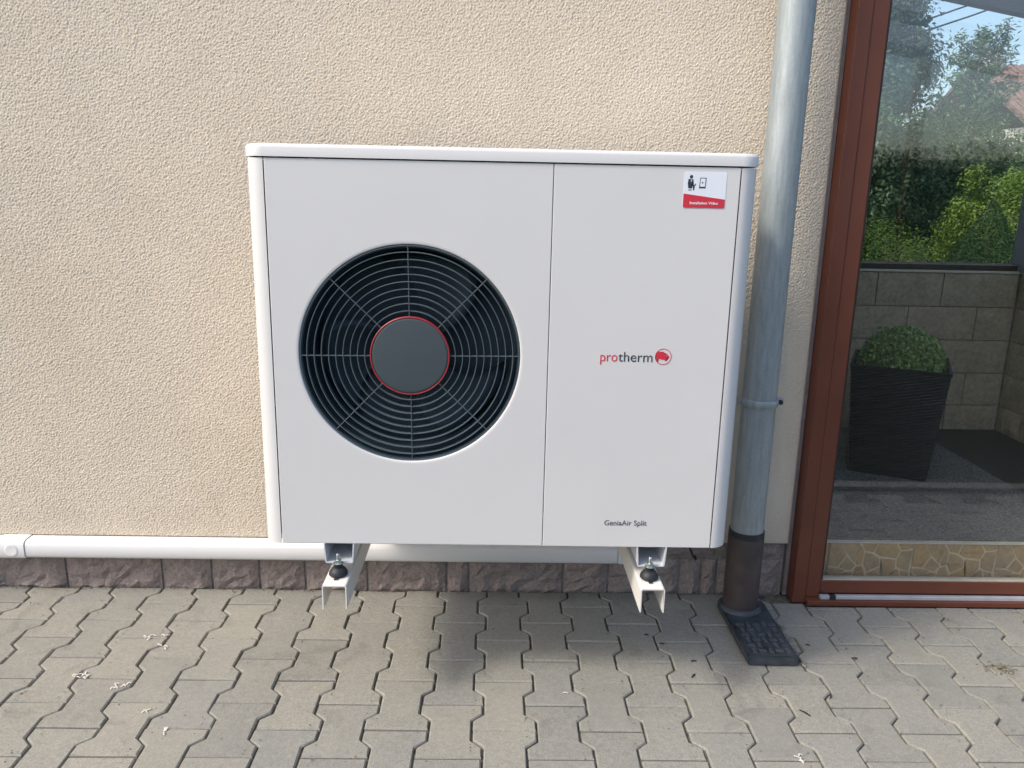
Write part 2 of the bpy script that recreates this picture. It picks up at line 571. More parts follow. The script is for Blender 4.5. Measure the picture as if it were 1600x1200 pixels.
def leaf_mesh(name, P, Nn, size, aspect=0.55, jitter=0.9, sizevar=0.5):
    """one folded diamond leaf at each point P, roughly facing Nn"""
    n = len(P)
    nn = Nn + rng.normal(0, jitter, (n, 3))
    nn /= np.linalg.norm(nn, axis=1)[:, None] + 1e-9
    t = rng.normal(0, 1, (n, 3))
    t -= (t*nn).sum(1)[:, None]*nn
    t /= np.linalg.norm(t, axis=1)[:, None] + 1e-9
    b_ = np.cross(nn, t)
    s = size*(1 + rng.uniform(-sizevar, sizevar, n))[:, None]
    V = np.empty((n, 4, 3))
    V[:, 0] = P - t*s*0.5
    V[:, 1] = P + b_*s*aspect*0.5 + nn*s*0.12
    V[:, 2] = P + t*s*0.5
    V[:, 3] = P - b_*s*aspect*0.5 + nn*s*0.12
    F = np.empty((n, 2, 3), dtype=np.int64)
    base = np.arange(n)*4
    F[:, 0] = np.stack([base, base+1, base+2], 1)
    F[:, 1] = np.stack([base, base+2, base+3], 1)
    me = bpy.data.meshes.new(name)
    me.vertices.add(n*4)
    me.vertices.foreach_set('co', V.ravel())
    me.loops.add(n*6)
    me.loops.foreach_set('vertex_index', F.ravel())
    me.polygons.add(n*2)
    me.polygons.foreach_set('loop_start', np.arange(n*2)*3)
    me.polygons.foreach_set('loop_total', np.full(n*2, 3))
    me.update(calc_edges=True)
    return me

def clump_points(center, radii, nclump, per, cr, seed_dir=None):
    """leaf positions gathered into clumps through an ellipsoid crown"""
    d = rng.normal(0, 1, (nclump, 3))
    d /= np.linalg.norm(d, axis=1)[:, None]
    r = rng.uniform(0.35, 1.0, nclump)**0.6
    cc = d*r[:, None]*np.array(radii)
    P, Q = [], []
    for k in range(nclump):
        e = rng.normal(0, 1, (per, 3))
        e /= np.linalg.norm(e, axis=1)[:, None]
        q = cc[k] + e*cr*rng.uniform(0.3, 1.0, per)[:, None]*rng.uniform(0.7, 1.3)
        P.append(q)
        Q.append(e*0.6 + d[k] + np.array([0, 0, 0.4]))
    return np.concatenate(P)+np.array(center), np.concatenate(Q)

# ================================================================== THE SETTING
lawn_me = mesh('lawn', [(-400, -400, -0.06), (400, -400, -0.06), (400, 400, -0.06), (-400, 400, -0.06)], [(0, 1, 2, 3)])
tag(link('lawn', lawn_me, M['lawn']), kind='structure')

# ---- pavement of interlocking pavers
PX, PY = 0.127, 0.192
A0X, A0Y = 0.024, -0.098            # a column centre and one of its end joints
Y_END = -1.02
pavement = box('pavement', -5.0, 5.0, Y_END, 0.02, -0.055, -0.0085, M['joint'])
tag(pavement, kind='structure')
AMP = 0.0130

def paver_outline(gx=0.0024, ge=0.0024):
    wd, nk = PX/2+AMP-gx, PX/2-AMP-gx
    L = PY/2 - ge
    a, b_ = 0.036, 0.060
    right = [(wd, -L), (wd, -PY/2+a), (nk, -PY/2+b_), (nk, PY/2-b_), (wd, PY/2-a), (wd, L)]
    left = [(-x, y) for x, y in right[::-1]]
    return right + left

def clip_y(poly, ymax):
    out = []
    n = len(poly)
    for i in range(n):
        a, b_ = poly[i], poly[(i+1) % n]
        ia, ib = a[1] <= ymax, b_[1] <= ymax
        if ia: out.append(a)
        if ia != ib:
            t = (ymax-a[1])/(b_[1]-a[1])
            out.append((a[0]+t*(b_[0]-a[0]), ymax))
    return out

def paver_geo(poly, ch=0.0030, depth=0.04):
    n = len(poly)
    ins = []
    for i in range(n):
        p0, p1, p2 = Vector(poly[i-1]), Vector(poly[i]), Vector(poly[(i+1) % n])
        d1, d2 = (p1-p0), (p2-p1)
        if d1.length < 1e-6 or d2.length < 1e-6:
            ins.append(tuple(p1)); continue
        d1.normalize(); d2.normalize()
        n1, n2 = Vector((-d1.y, d1.x)), Vector((-d2.y, d2.x))
        q = (n1+n2)
        q /= max(0.3, 1+n1.dot(n2))
        ins.append(tuple(p1+q*ch))
    vs_ = [(x, y, 0) for x, y in ins] + [(x, y, -0.0035) for x, y in poly] + [(x, y, -depth) for x, y in poly]
    fs = [tuple(range(n))]
    for i in range(n):
        j = (i+1) % n
        fs.append((n+i, n+j, j, i))
        fs.append((2*n+i, 2*n+j, n+j, n+i))
    return vs_, fs

OUT = paver_outline()
full_vs, full_fs = paver_geo(OUT)
variants = []
for k in range(5):
    r_ = random.Random(k)
    variants.append(mesh('paver', [(x+r_.uniform(-.0008, .0008), y+r_.uniform(-.0008, .0008), z) for x, y, z in full_vs], full_fs))
cut_cache = {}
fv, ff = [], []
cols = range(int((-5.0)/PX), int(5.0/PX))
rp = random.Random(3)
for k in cols:
    cx = A0X + k*PX
    first = A0Y + PY/2 if k % 2 == 0 else A0Y
    for j in range(-1, 7):
        cy = first - j*PY
        ymax = -0.0005 if cx < 0.925 else -0.078
        if cx + 0.07 > 0.925 and cx < 0.925: ymax = -0.06
        if cy - PY/2 > ymax - 0.02: continue
        if cy - PY/2 < Y_END - 0.01: continue
        dz = rp.uniform(-0.0016, 0.0012)
        tx, ty = rp.uniform(-.006, .006), rp.uniform(-.006, .006)
        cut = cy + PY/2 > ymax
        near = (-1.75 < cx < 1.9) and cy > -0.98
        if near:
            if cut:
                key = round(ymax-cy, 4)
                if key not in cut_cache:
                    g = paver_geo(clip_y(OUT, ymax-cy))
                    cut_cache[key] = mesh('paver', *g)
                me = cut_cache[key]
            else:
                me = variants[rp.randrange(5)]
            o = link('paver', me, M['paver'], pavement, (cx + rp.uniform(-.0008, .0008), cy + rp.uniform(-.0008, .0008), dz))
            o.rotation_euler = (tx, ty, rp.uniform(-.006, .006))
        else:
            vs_, fs_ = (full_vs, full_fs) if not cut else paver_geo(clip_y(OUT, ymax-cy))
            off = len(fv)
            fv += [(x+cx, y+cy, z+dz) for x, y, z in vs_]
            ff += [tuple(i+off for i in f) for f in fs_]
tag(link('paver_field', mesh('paver_field', fv, ff), M['paver'], pavement), kind='stuff')
box('kerb', -5.0, 5.0, Y_END-0.075, Y_END-0.003, -0.15, 0.012, M['mortar'], pavement, 0.006)

# ---- house wall
wall = thing('house_wall', 'beige rough stucco house wall above a reddish stone plinth', 'wall', (-1.2, 0, 0))
WX = 0.917
RX0, RZ1 = -1.64, 1.83
bm = bmesh.new()
bm_box(bm, -5.0, WX-0.004, 0.0, 4.0, 0.1785, 3.3)
bm_box(bm, -5.0, RX0, -0.012, -0.0005, 0.176, 3.3)
bm_box(bm, RX0+0.0005, WX, -0.012, -0.0005, RZ1+0.0005, 3.3)
link('wall_body', bm_mesh('wall_body', bm), M['stucco'], wall)
# the rough coat itself: a relief of granular ridges
stp = 0.0024
nx_, nz_ = int((WX-RX0)/stp)+1, int((RZ1-0.176)/stp)+1
def band(nz, nx, lo, hi, seed):
    g = np.random.default_rng(seed)
    F = np.fft.rfft2(g.normal(0, 1, (nz, nx)))
    fz = np.fft.fftfreq(nz, stp)[:, None]
    fx = np.fft.rfftfreq(nx, stp)[None, :]
    k = np.hypot(fz, fx)
    w = np.exp(-((np.log(np.maximum(k, 1e-6)/math.sqrt(1/lo/hi)))/(0.5*math.log(hi/lo)))**2)
    out = np.fft.irfft2(F*w, s=(nz, nx))
    return out/out.std()
hgt_ = 0.00088*np.tanh(band(nz_, nx_, 0.0058, 0.0115, 5)*0.9) + 0.00022*band(nz_, nx_, 0.012, 0.030, 6) + 0.0004*band(nz_, nx_, 0.25, 0.9, 8)
X_, Z_ = np.meshgrid(np.linspace(RX0, WX, nx_), np.linspace(0.176, RZ1, nz_))
edge = np.minimum(np.minimum((WX-X_)/0.008, (Z_-0.176)/0.006), 1.0)
Y_ = -0.0118 - hgt_*np.clip(edge, 0, 1) + 0.006*(1-np.clip(edge, 0, 1))**2
V = np.stack([X_, Y_, Z_], -1).reshape(-1, 3)
idx = np.arange(nx_*nz_).reshape(nz_, nx_)
F4 = np.stack([idx[:-1, :-1], idx[:-1, 1:], idx[1:, 1:], idx[1:, :-1]], -1).reshape(-1, 4)
rim = np.concatenate([idx[0, :], idx[1:, -1], idx[-1, -2::-1], idx[-2:0:-1, 0]])
Vb = V[rim].copy(); Vb[:, 1] = 0.0
nb_ = len(V); m_ = len(rim)
k_ = np.arange(m_); k2 = (k_+1) % m_
F4b = np.stack([rim[k_], nb_+k_, nb_+k2, rim[k2]], -1)
V = np.concatenate([V, Vb]); F4 = np.concatenate([F4, F4b])
sme = bpy.data.meshes.new('stucco_coat')
sme.vertices.add(len(V)); sme.vertices.foreach_set('co', V.ravel())
sme.loops.add(len(F4)*4); sme.loops.foreach_set('vertex_index', F4.ravel().astype(np.int32))
sme.polygons.add(len(F4)); sme.polygons.foreach_set('loop_start', np.arange(len(F4))*4); sme.polygons.foreach_set('loop_total', np.full(len(F4), 4))
sme.update(calc_edges=True)
sme.shade_smooth()
link('stucco_coat', sme, M['stucco'], wall)
box('plinth_core', -5.0, WX-0.004, 0.0115, 4.0, -0.08, 0.1745, M['mortar'], wall)
xs = [-1.95, -1.65, -1.344, -1.046, -0.892, -0.743, -0.600, -0.405, -0.156, -0.086, 0.212, 0.356, 0.582, 0.651, 0.70, 0.806, 0.905]
for i in range(len(xs)-1):
    w = xs[i+1]-xs[i]-0.007
    nx = max(3, int(w/0.022))
    link('plinth_stone', rough_block('plinth_stone', w, 0.02, 0.129, 0.010, nx, 6, 100+i), M['plinth'], wall, (xs[i]+0.004, 0.001, -0.015))
xs2 = [-1.95, -1.55, -1.2, -0.83, -0.5, -0.2, -0.013, 0.30, 0.50, 0.69, 0.806, 0.905]
for i in range(len(xs2)-1):
    w = xs2[i+1]-xs2[i]-0.008
    nx = max(3, int(w/0.025))
    link('plinth_stone', rough_block('plinth_stone', w, 0.02, 0.052, 0.004, nx, 3, 300+i), M['plinth'], wall, (xs2[i]+0.004, 0.003, 0.1205))
box('sealant_joint', WX-0.001, 0.9275, -0.004, 0.02, 0.0, 2.2, M['silicone'], wall)

# ================================================================== HEAT PUMP
YF, Z0, H = -0.5574, 0.4149, 0.9055
YB = -0.165
hp = thing('heat_pump', 'light grey outdoor heat pump with round black fan grille on wall brackets', 'heat pump', (0, -0.36, Z0))
ZT = Z0 + H - 0.027            # underside of the lid
SX = 0.5072                    # seam
# cabinet core behind the panels
box('cabinet_core', -0.545, 0.545, YF+0.18, YB, Z0+0.003, ZT-0.002, M['seam'], hp)
for s in (-1, 1):
    pr = []
    R_ = 0.55 - SX - 0.0015
    for k in range(13):
        a = math.pi/2*k/12
        pr.append((s*(0.55-R_ + R_*math.sin(a)), YF + R_ - R_*math.cos(a)))
    pr.append((s*0.55, YB))
    inn = [(s*(abs(x)-0.003) if k > 12 else s*(0.55-R_ + (R_-.003)*math.sin(math.pi/2*min(k, 12)/12)), (YF + R_ - (R_-.003)*math.cos(math.pi/2*min(k, 12)/12)) if k <= 12 else YB) for k, (x, y) in enumerate(pr)]
    loop = pr + inn[::-1]
    n = len(loop)
    vs_ = [(x, y, Z0) for x, y in loop] + [(x, y, ZT-0.003) for x, y in loop]
    half = len(pr)
    fs = [(i, (i+1) % n, n+(i+1) % n, n+i) for i in range(n)]
    for i in range(half-1):
        fs.append((i, i+1, n-2-i, n-1-i))
        fs.append((n+i, n+i+1, 2*n-2-i, 2*n-1-i))
    bm = bmesh.new()
    bv = [bm.verts.new(v) for v in vs_]
    for f in fs: bm.faces.new([bv[i] for i in f])
    me = bm_mesh('side_panel', bm)
    for p_ in me.polygons: p_.use_smooth = True
    me.set_sharp_from_angle(angle=rad(30))
    link('side_panel', me, M['unit'], hp)
# back grille plate and floor pan
box('base_pan', -0.546, 0.546, YF+0.046, YB-0.002, Z0+0.0008, Z0+0.010, M['unit'], hp)

FX, FZ, FR = -0.2025, 0.8690, 0.2470
# left front panel with the fan opening
x0, x1, z0_, z1_ = -SX+0.0010, 0.1061, Z0, ZT-0.003
angs = [2*math.pi*i/128 for i in range(128)]
for cx, cz in ((x0, z0_), (x1, z0_), (x1, z1_), (x0, z1_)):
    angs.append(math.atan2(cz-FZ, cx-FX) % (2*math.pi))
angs = sorted(angs)
def rect_hit(a):
    c, s = math.cos(a), math.sin(a)
    t = 1e9
    if c > 1e-9: t = min(t, (x1-FX)/c)
    if c < -1e-9: t = min(t, (x0-FX)/c)
    if s > 1e-9: t = min(t, (z1_-FZ)/s)
    if s < -1e-9: t = min(t, (z0_-FZ)/s)
    return FX+c*t, FZ+s*t
prof = [None, (FR+0.008, 0.0), (FR+0.004, 0.0), (FR+0.0015, 0.0008), (FR, 0.003), (FR, 0.032)]
rings = []
for a in angs:
    hx, hz = rect_hit(a)
    row = [(hx, YF+0.016, hz), (hx, YF+0.0012, hz), (hx+(FX-hx)*0.004, YF, hz+(FZ-hz)*0.004)]
    for r_, d_ in prof[1:]:
        row.append((FX+r_*math.cos(a), YF+d_, FZ+r_*math.sin(a)))
    rings.append(row)
nr = len(rings[0])
vs_ = [v for row in rings for v in row]
fs = []
for i in range(len(rings)):
    j = (i+1) % len(rings)
    for k in range(nr-1):
        fs.append((i*nr+k, j*nr+k, j*nr+k+1, i*nr+k+1))
bm = bmesh.new()
bv = [bm.verts.new(v) for v in vs_]
for f in fs: bm.faces.new([bv[i] for i in f])
me = bm_mesh('front_panel', bm)
for p_ in me.polygons: p_.use_smooth = True
me.set_sharp_from_angle(angle=rad(25))
fp = link('front_panel', me, M['unit'], hp)
fp['label'] = 'wide light grey front panel with round fan opening'
box('front_panel', 0.1077, SX-0.0010, YF, YF+0.016, Z0, ZT-0.003, M['unit'], hp, 0.0012, 2)

# lid with rounded corners
bm = bmesh.new()
loop = []
LX, LY0, LY1, LR = 0.5535, YF-0.0032, YB+0.004, 0.0455
for cx, cy, a0 in ((LX-LR, LY0+LR, -90), (LX-LR, LY1-0.01, 0), (-LX+LR, LY1-0.01, 90), (-LX+LR, LY0+LR, 180)):
    rr = LR if cy < -0.3 else 0.01
    for k in range(9):
        a = rad(a0 + 90*k/8)
        ex = (cx if rr == LR else (LX-0.01)*(1 if cx > 0 else -1))
        loop.append((ex+rr*math.cos(a), cy+rr*math.sin(a)))
lv = []
secs = [(0.010, 0.0), (0.0, 0.0), (0.0, 0.0185), (0.0012, 0.0225), (0.004, 0.0252), (0.009, 0.0268), (0.03, 0.0272)]
cxm, cym = 0.0, (LY0+LY1)/2
for ins, dz in secs:
    row = []
    for x, y in loop:
        sx_ = (LX-ins)/LX
        sy_ = ((LY1-LY0)/2-ins)/((LY1-LY0)/2)
        row.append(bm.verts.new((x*sx_, cym+(y-cym)*sy_, ZT+dz)))
    lv.append(row)
n = len(loop)
for a_, b_ in zip(lv[:-1], lv[1:]):
    for i in range(n):
        bm.faces.new((a_[i], a_[(i+1) % n], b_[(i+1) % n], b_[i]))
bm.faces.new(lv[-1]); bm.faces.new(lv[0][::-1])
me = bm_mesh('lid', bm)
for p_ in me.polygons: p_.use_smooth = True
me.set_sharp_from_angle(angle=rad(40))
link('lid', me, M['unit_lid'], hp)

# fan opening: cavity, fan, grille
lathe('fan_shroud', [(0.0, 0.17), (0.235, 0.17), (0.240, 0.06), (FR-0.001, 0.031), (FR-0.0015, 0.006), (FR-0.006, 0.0055), (FR-0.008, 0.03), (0.232, 0.06), (0.229, 0.165), (0.0, 0.165)],
      M['cavity'], hp, (FX, YF, FZ), 'Y', 96)
fan = lathe('fan', [(0.0, 0.055), (0.06, 0.057), (0.066, 0.066), (0.066, 0.15), (0.0, 0.15)], M['black'], hp, (FX, YF, FZ), 'Y', 40)
for b3 in range(3):
    a0 = 2*math.pi*b3/3 + 0.5
    vs_, fs = [], []
    nr_, na = 7, 9
    for side in (0, 0.003):
        for i in range(nr_):
            r_ = 0.062 + (0.222-0.062)*i/(nr_-1)
            for j in range(na):
                t = j/(na-1)
                a = a0 + (0.95+0.15*i/(nr_-1))*t + 0.35*(i/(nr_-1))**2
                d_ = 0.098 + 0.045*t + side + 0.006*math.sin(math.pi*t)
                vs_.append((FX+r_*math.cos(a), YF+d_, FZ+r_*math.sin(a)))
    k = nr_*na
    for i in range(nr_-1):
        for j in range(na-1):
            q = (i*na+j, i*na+j+1, (i+1)*na+j+1, (i+1)*na+j)
            fs.append(q); fs.append(tuple(k+v for v in q[::-1]))
    for j in range(na-1):
        fs.append((j, j+1, k+j+1, k+j)); e = (nr_-1)*na
        fs.append((e+j, e+j+1, k+e+j+1, k+e+j))
    for i in range(nr_-1):
        fs.append((i*na, (i+1)*na, k+(i+1)*na, k+i*na)); e = na-1
        fs.append((i*na+e, (i+1)*na+e, k+(i+1)*na+e, k+i*na+e))
    link('blade', mesh('blade', vs_, fs, True), M['cavity'], fan)
grille = lathe('grille_rim', [(FR-0.0012, 0.004), (FR-0.0035, 0.003), (FR-0.0035, 0.016), (FR-0.0012, 0.016)], M['grille'], hp, (FX, YF, FZ), 'Y', 112, closed=True)
for r_ in (0.1014, 0.1175, 0.1336, 0.1497, 0.1658, 0.1819, 0.1980, 0.2141, 0.2302):
    lathe('grille_ring', [(r_+0.0007, 0.0030), (r_+0.0010, 0.0150), (r_-0.0010, 0.0150), (r_-0.0007, 0.0030)], M['grille'], grille, (FX, YF, FZ), 'Y', 96, closed=True)
for k in range(8):
    a = math.pi/4*k + 0.012
    c, s = math.cos(a), math.sin(a)
    def q(r_, t, d_): return (FX+r_*c-t*s, YF+d_, FZ+r_*s+t*c)
    vs_ = [q(r_, t, d_) for r_ in (0.088, FR-0.003) for t in (-.0007, .0007) for d_ in (0.0036, 0.0145)]
    fs = [(0, 1, 3, 2), (4, 6, 7, 5), (0, 4, 5, 1), (2, 3, 7, 6), (0, 2, 6, 4), (1, 5, 7, 3)]
    link('grille_spoke', mesh('grille_spoke', vs_, fs), M['grille'], grille)
hub = lathe('hub_disc', [(0.0, 0.0005), (0.0805, 0.0005), (0.0840, 0.0008), (0.0858, 0.0022), (0.0858, 0.014), (0.0, 0.014)], M['hub'], grille, (FX, YF, FZ), 'Y', 80)
lathe('hub_ring', [(0.0890, 0.0008), (0.0892, 0.0125), (0.0862, 0.0125), (0.0862, 0.0002), (0.0876, -0.0002)], M['redring'], grille, (FX, YF, FZ), 'Y', 96, closed=True)

# lettering and emblem
YP = YF - 0.0004
text('lettering', 'pro', 0.0325, 0.2240, YP, 0.8652, M['red'], hp, 0.0385, offset=-0.0001)
text('lettering', 'therm', 0.0325, 0.2645, YP, 0.8652, M['ink'], hp, 0.0770, offset=-0.0001)
ECX, ECZ, ER = 0.3655, 0.8780, 0.0183
bear = [(1150, 400), (1125, 370), (1108, 330), (1104, 290), (1112, 250), (1130, 222), (1150, 205), (1176, 214), (1200, 210), (1222, 216),
        (1232, 203), (1250, 222), (1275, 236), (1300, 248), (1318, 268), (1338, 292), (1340, 308), (1326, 318), (1302, 316), (1292, 330), (1306, 344), (1300, 362),
        (1282, 372), (1264, 350), (1240, 344), (1214, 348), (1194, 330), (1176, 326), (1162, 350)]
em = prism_y('emblem', [(ECX+(x-1240)/135*ER, ECZ-(y-295)/135*ER) for x, y in bear], YF-0.0008, YF-0.0001, M['red'], hp)
lathe('emblem_ring', [(ER, -0.0008), (ER, -0.0001), (ER-0.0012, -0.0001), (ER-0.0012, -0.0008)], M['red'], em, (ECX, YF, ECZ), 'Y', 48, closed=True)
box('emblem_eye', ECX+0.0058, ECX+0.0084, YF-0.0011, YF-0.0009, ECZ+0.0022, ECZ+0.0030, M['unit'], em)
text('lettering', 'GeniaAir Split', 0.0185, 0.2520, YP, 0.4700, M['greyink'], hp, 0.1000)

# installation sticker (the square code on it is left out)
st = thing('sticker', 'small white and red installation sticker on the grey front panel', 'sticker', (0.431, YF, 1.2425))
def rrect(x0, x1, z0, z1, r, n=5):
    o = []
    for cx, cz, a0 in ((x1-r, z0+r, -90), (x1-r, z1-r, 0), (x0+r, z1-r, 90), (x0+r, z0+r, 180)):
        for k in range(n):
            a = rad(a0+90*k/(n-1))
            o.append((cx+r*math.cos(a), cz+r*math.sin(a)))
    return o
SX0, SX1, SZ0, SZ1 = 0.3852, 0.4768, 1.2045, 1.2803
prism_y('paper', rrect(SX0, SX1, SZ0, SZ1, 0.004), YF-0.0006, YF-0.0001, M['sticker'], st)
e = 0.0008
rr_ = 0.0035
red_poly = []
for k in range(5):
    a = rad(180+90*k/4); red_poly.append((SX0+e+rr_+rr_*math.cos(a), SZ0+e+rr_+rr_*math.sin(a)))
for k in range(5):
    a = rad(270+90*k/4); red_poly.append((SX1-e-rr_+rr_*math.cos(a), SZ0+e+rr_+rr_*math.sin(a)))
red_poly += [(SX1-e, SZ0+0.0195), (SX0+e, SZ0+0.0305)]
prism_y('red_field', red_poly, YF-0.0010, YF-0.0007, M['red'], st)
text('lettering', 'Installation Video', 0.0078, SX0+0.0155, YF-0.0013, SZ0+0.0085, M['whiteink'], st, 0.0610, depth=0.0002, offset=0.0001)
def spx(x, y):   # sticker drawing coordinates from the enlarged view
    return (SX0 + (x-270)/(1345-270)*(SX1-SX0), SZ1 - (y-140)/(1070-140)*(SZ1-SZ0))
def icon(name, pts, parent, mat=M['ink'], dy=0.0):
    return prism_y(name, [spx(*p) for p in pts], YF-0.0010-dy, YF-0.0007, mat, parent)
wk = icon('worker_icon', [(380, 330), (430, 318), (450, 318), (500, 330), (515, 420), (470, 450), (478, 560), (388, 560), (395, 450), (370, 430)], st)
icon('worker_head', [(450+43*math.cos(a), 265+45*math.sin(a)) for a in [2*math.pi*k/14 for k in range(14)]], st)
icon('worker_shirt', [(438, 330), (462, 330), (456, 400), (446, 400)], st, M['sticker'], 0.0003)
icon('worker_base', [(385, 592), (475, 592), (475, 610), (385, 610)], st)
icon('wrench_icon', [(500, 440), (515, 440), (520, 470), (548, 470), (556, 440), (575, 440), (572, 475), (545, 500), (540, 605), (512, 605), (515, 500), (498, 475)], st)
icon('phone_icon', [(675, 285), (832, 285), (820, 555), (660, 555)], st)
icon('phone_screen', [(692, 305), (812, 305), (803, 515), (680, 515)], st, M['sticker'], 0.0003)
icon('play_icon', [(722, 385), (765, 412), (722, 440)], st, M['ink'], 0.0006)

# foot rails under the cabinet: U-shaped, open at the front
def channel(name, cx, w, h, t, y0, y1, z, parent, mat, up_=True, flare=0.0, r=0.004):
    """U profile along y; up_=True opens upward, z is the web side"""
    s = 1 if up_ else -1
    o = [(-w/2-flare, h), (-w/2, r), (-w/2+r*0.3, r*0.3), (-w/2+r, 0), (w/2-r, 0), (w/2-r*0.3, r*0.3), (w/2, r), (w/2+flare, h)]
    i_ = [(w/2+flare-t, h), (w/2-t, r+t*0.5), (w/2-r, t), (-w/2+r, t), (-w/2+t, r+t*0.5), (-w/2-flare+t, h)]
    poly = [(cx+x, z+s*v) for x, v in o+i_]
    bm = bmesh.new()
    a = [bm.verts.new((x, y0, v)) for x, v in poly]
    b_ = [bm.verts.new((x, y1, v)) for x, v in poly]
    f1 = bm.faces.new(a); f2 = bm.faces.new(b_[::-1])
    n = len(poly)
    for k in range(n):
        bm.faces.new((a[k], b_[k], b_[(k+1) % n], a[(k+1) % n]))
    bmesh.ops.triangulate(bm, faces=[f1, f2])
    return link(name, bm_mesh(name, bm), mat, parent)
ARMX = (-0.3755, 0.3645)
for ax, off in ((ARMX[0], 0.0015), (ARMX[1], 0.004)):
    channel('foot_rail', ax+off, 0.066, 0.0485, 0.003, YF-0.002, YB, 0.3655, hp, M['rail'], True, 0.003)
    prism_y('rail_web', [(ax+off-0.031, 0.372), (ax+off+0.031, 0.372), (ax+off+0.033, 0.413), (ax+off-0.033, 0.413)], YF+0.14, YF+0.143, M['rail'], hp)

# wall consoles with rubber dampers
ATOP = 0.3385
for ax, lab in ((ARMX[0], 'white steel wall bracket carrying the fan side of the heat pump'),
                (ARMX[1], 'white steel wall bracket nearest the drainpipe, carrying the heat pump')):
    br = thing('wall_bracket', lab, 'bracket', (ax, -0.012, 0.28), 'brackets under the heat pump')
    channel('arm', ax, 0.0565, 0.060, 0.003, -0.620, -0.016, ATOP, br, M['bracket'], False)
    box('wall_plate', ax-0.036, ax+0.036, -0.0165, -0.0125, 0.19, 0.62, M['bracket'], br, 0.0015)
    for yy in (-0.578, -0.215):
        dm = lathe('rubber_damper', [(0.0, 0.0), (0.019, 0.0), (0.0222, 0.004), (0.0215, 0.010), (0.017, 0.017), (0.0105, 0.0205), (0.0105, 0.0265), (0.0, 0.0265)], M['rubber'], br, (ax, yy+0.012, ATOP+0.0005), 'Z', 28)
        if yy < -0.5:
            box('damper_tongue', ax-0.0055, ax+0.0035, yy-0.0165, yy-0.008, ATOP+0.0005, ATOP+0.004, M['rubber'], dm, 0.001)
        lathe('stud', [(0.0, 0.0), (0.0038, 0.0), (0.0038, 0.024), (0.0028, 0.0255), (0.0, 0.0255)], M['bolt'], dm, (ax, yy+0.012, 0.3680), 'Z', 12)
        lathe('nut', [(0.0038, 0.0), (0.0078, 0.0), (0.0078, 0.0072), (0.0038, 0.0072)], M['bolt'], dm, (ax, yy+0.012, 0.3710), 'Z', 6, smooth=False)
        lathe('washer', [(0.0038, 0.0), (0.0115, 0.0), (0.0115, 0.0016), (0.0038, 0.0016)], M['bolt'], dm, (ax, yy+0.012, 0.3690), 'Z', 20)

# ================================================================== CABLE TRUNKING
ct = thing('cable_trunking', 'white plastic cable trunking running along the foot of the stucco wall', 'trunking', (-0.6, -0.012, 0.12))
def trunk_run(name, x0, x1, grow, parent):
    z0, z1, d = 0.1225-grow, 0.1782+grow, 0.060+grow
    prof = [(-0.0125, z0), (-d*0.72, z0), (-d*0.93, z0+0.003), (-d, z0+0.010), (-d-0.0006, (z0+z1)/2), (-d, z1-0.012), (-d*0.93, z1-0.004), (-d*0.72, z1), (-0.0125, z1)]
    n = len(prof)
    vs_ = [(x0, y, z) for y, z in prof] + [(x1, y, z) for y, z in prof]
    fs = [(i, i+1, n+i+1, n+i) for i in range(n-1)] + [(n-1, 0, n, 2*n-1), tuple(range(n))[::-1], tuple(range(n, 2*n))]
    bm = bmesh.new()
    bv = [bm.verts.new(v) for v in vs_]
    for f in fs: bm.faces.new([bv[i] for i in f])
    me = bm_mesh(name, bm)
    for p_ in me.polygons: p_.use_smooth = len(p_.vertices) == 4
    me.set_sharp_from_angle(angle=rad(50))
    return link(name, me, M['trunk'], parent)
trunk_run('trunking_cover', -1.422, 0.372, 0.0, ct)
trunk_run('trunking_cover', -2.4, -1.508, 0.0, ct)
cp = trunk_run('coupling', -1.508, -1.4245, 0.0022, ct)
lathe('embossed_disc', [(0.0, -0.0008), (0.013, -0.0008), (0.016, -0.0012), (0.019, -0.0006), (0.0215, 0.001), (0.0, 0.001)], M['trunk'], cp, (-1.462, -0.0632, 0.1503), 'Y', 36)
box('riser_cover', 0.3725, 0.418, -0.06, -0.0125, 0.1235, 0.80, M['trunk'], ct, 0.008, 3)

# ================================================================== DOWNPIPE AND DRAIN
DX, DY = 0.7395, -0.128
dp = thing('downpipe', 'galvanised rain downpipe with brown lower section beside the heat pump', 'downpipe', (DX, DY, 0.03))
lathe('zinc_pipe', [(0.0455, 0.268), (0.0475, 0.268), (0.0475, 2.6), (0.0455, 2.6)], M['zinc'], dp, (DX, DY, 0), 'Z', 64, closed=True)
lathe('sealing_ring', [(0.0478, 0.278), (0.0510, 0.2775), (0.0518, 0.262), (0.0516, 0.252), (0.0478, 0.252)], M['black'], dp, (DX, DY, 0), 'Z', 64, closed=True)
lathe('ground_pipe', [(0.047, 0.249), (0.0505, 0.2515), (0.0520, 0.247), (0.0514, 0.10), (0.0517, 0.010), (0.047, 0.010)], M['brownpipe'], dp, (DX, DY, 0.012), 'Z', 64, closed=True)
cl = lathe('pipe_clamp', [(0.0477, -0.0105), (0.0510, -0.0105), (0.0528, -0.006), (0.0535, 0.0), (0.0528, 0.006), (0.0510, 0.0105), (0.0477, 0.0105)], M['zinc'], dp, (DX, DY, 0.668), 'Z', 64, closed=True)
box('clamp_lug', DX+0.047, DX+0.068, DY-0.006, DY-0.001, 0.658, 0.679, M['zinc'], cl, 0.003)
box('clamp_lug', DX+0.047, DX+0.068, DY+0.003, DY+0.008, 0.658, 0.679, M['zinc'], cl, 0.003)
box('clamp_lug', DX-0.062, DX-0.046, DY-0.004, DY+0.003, 0.659, 0.678, M['zinc'], cl, 0.002)
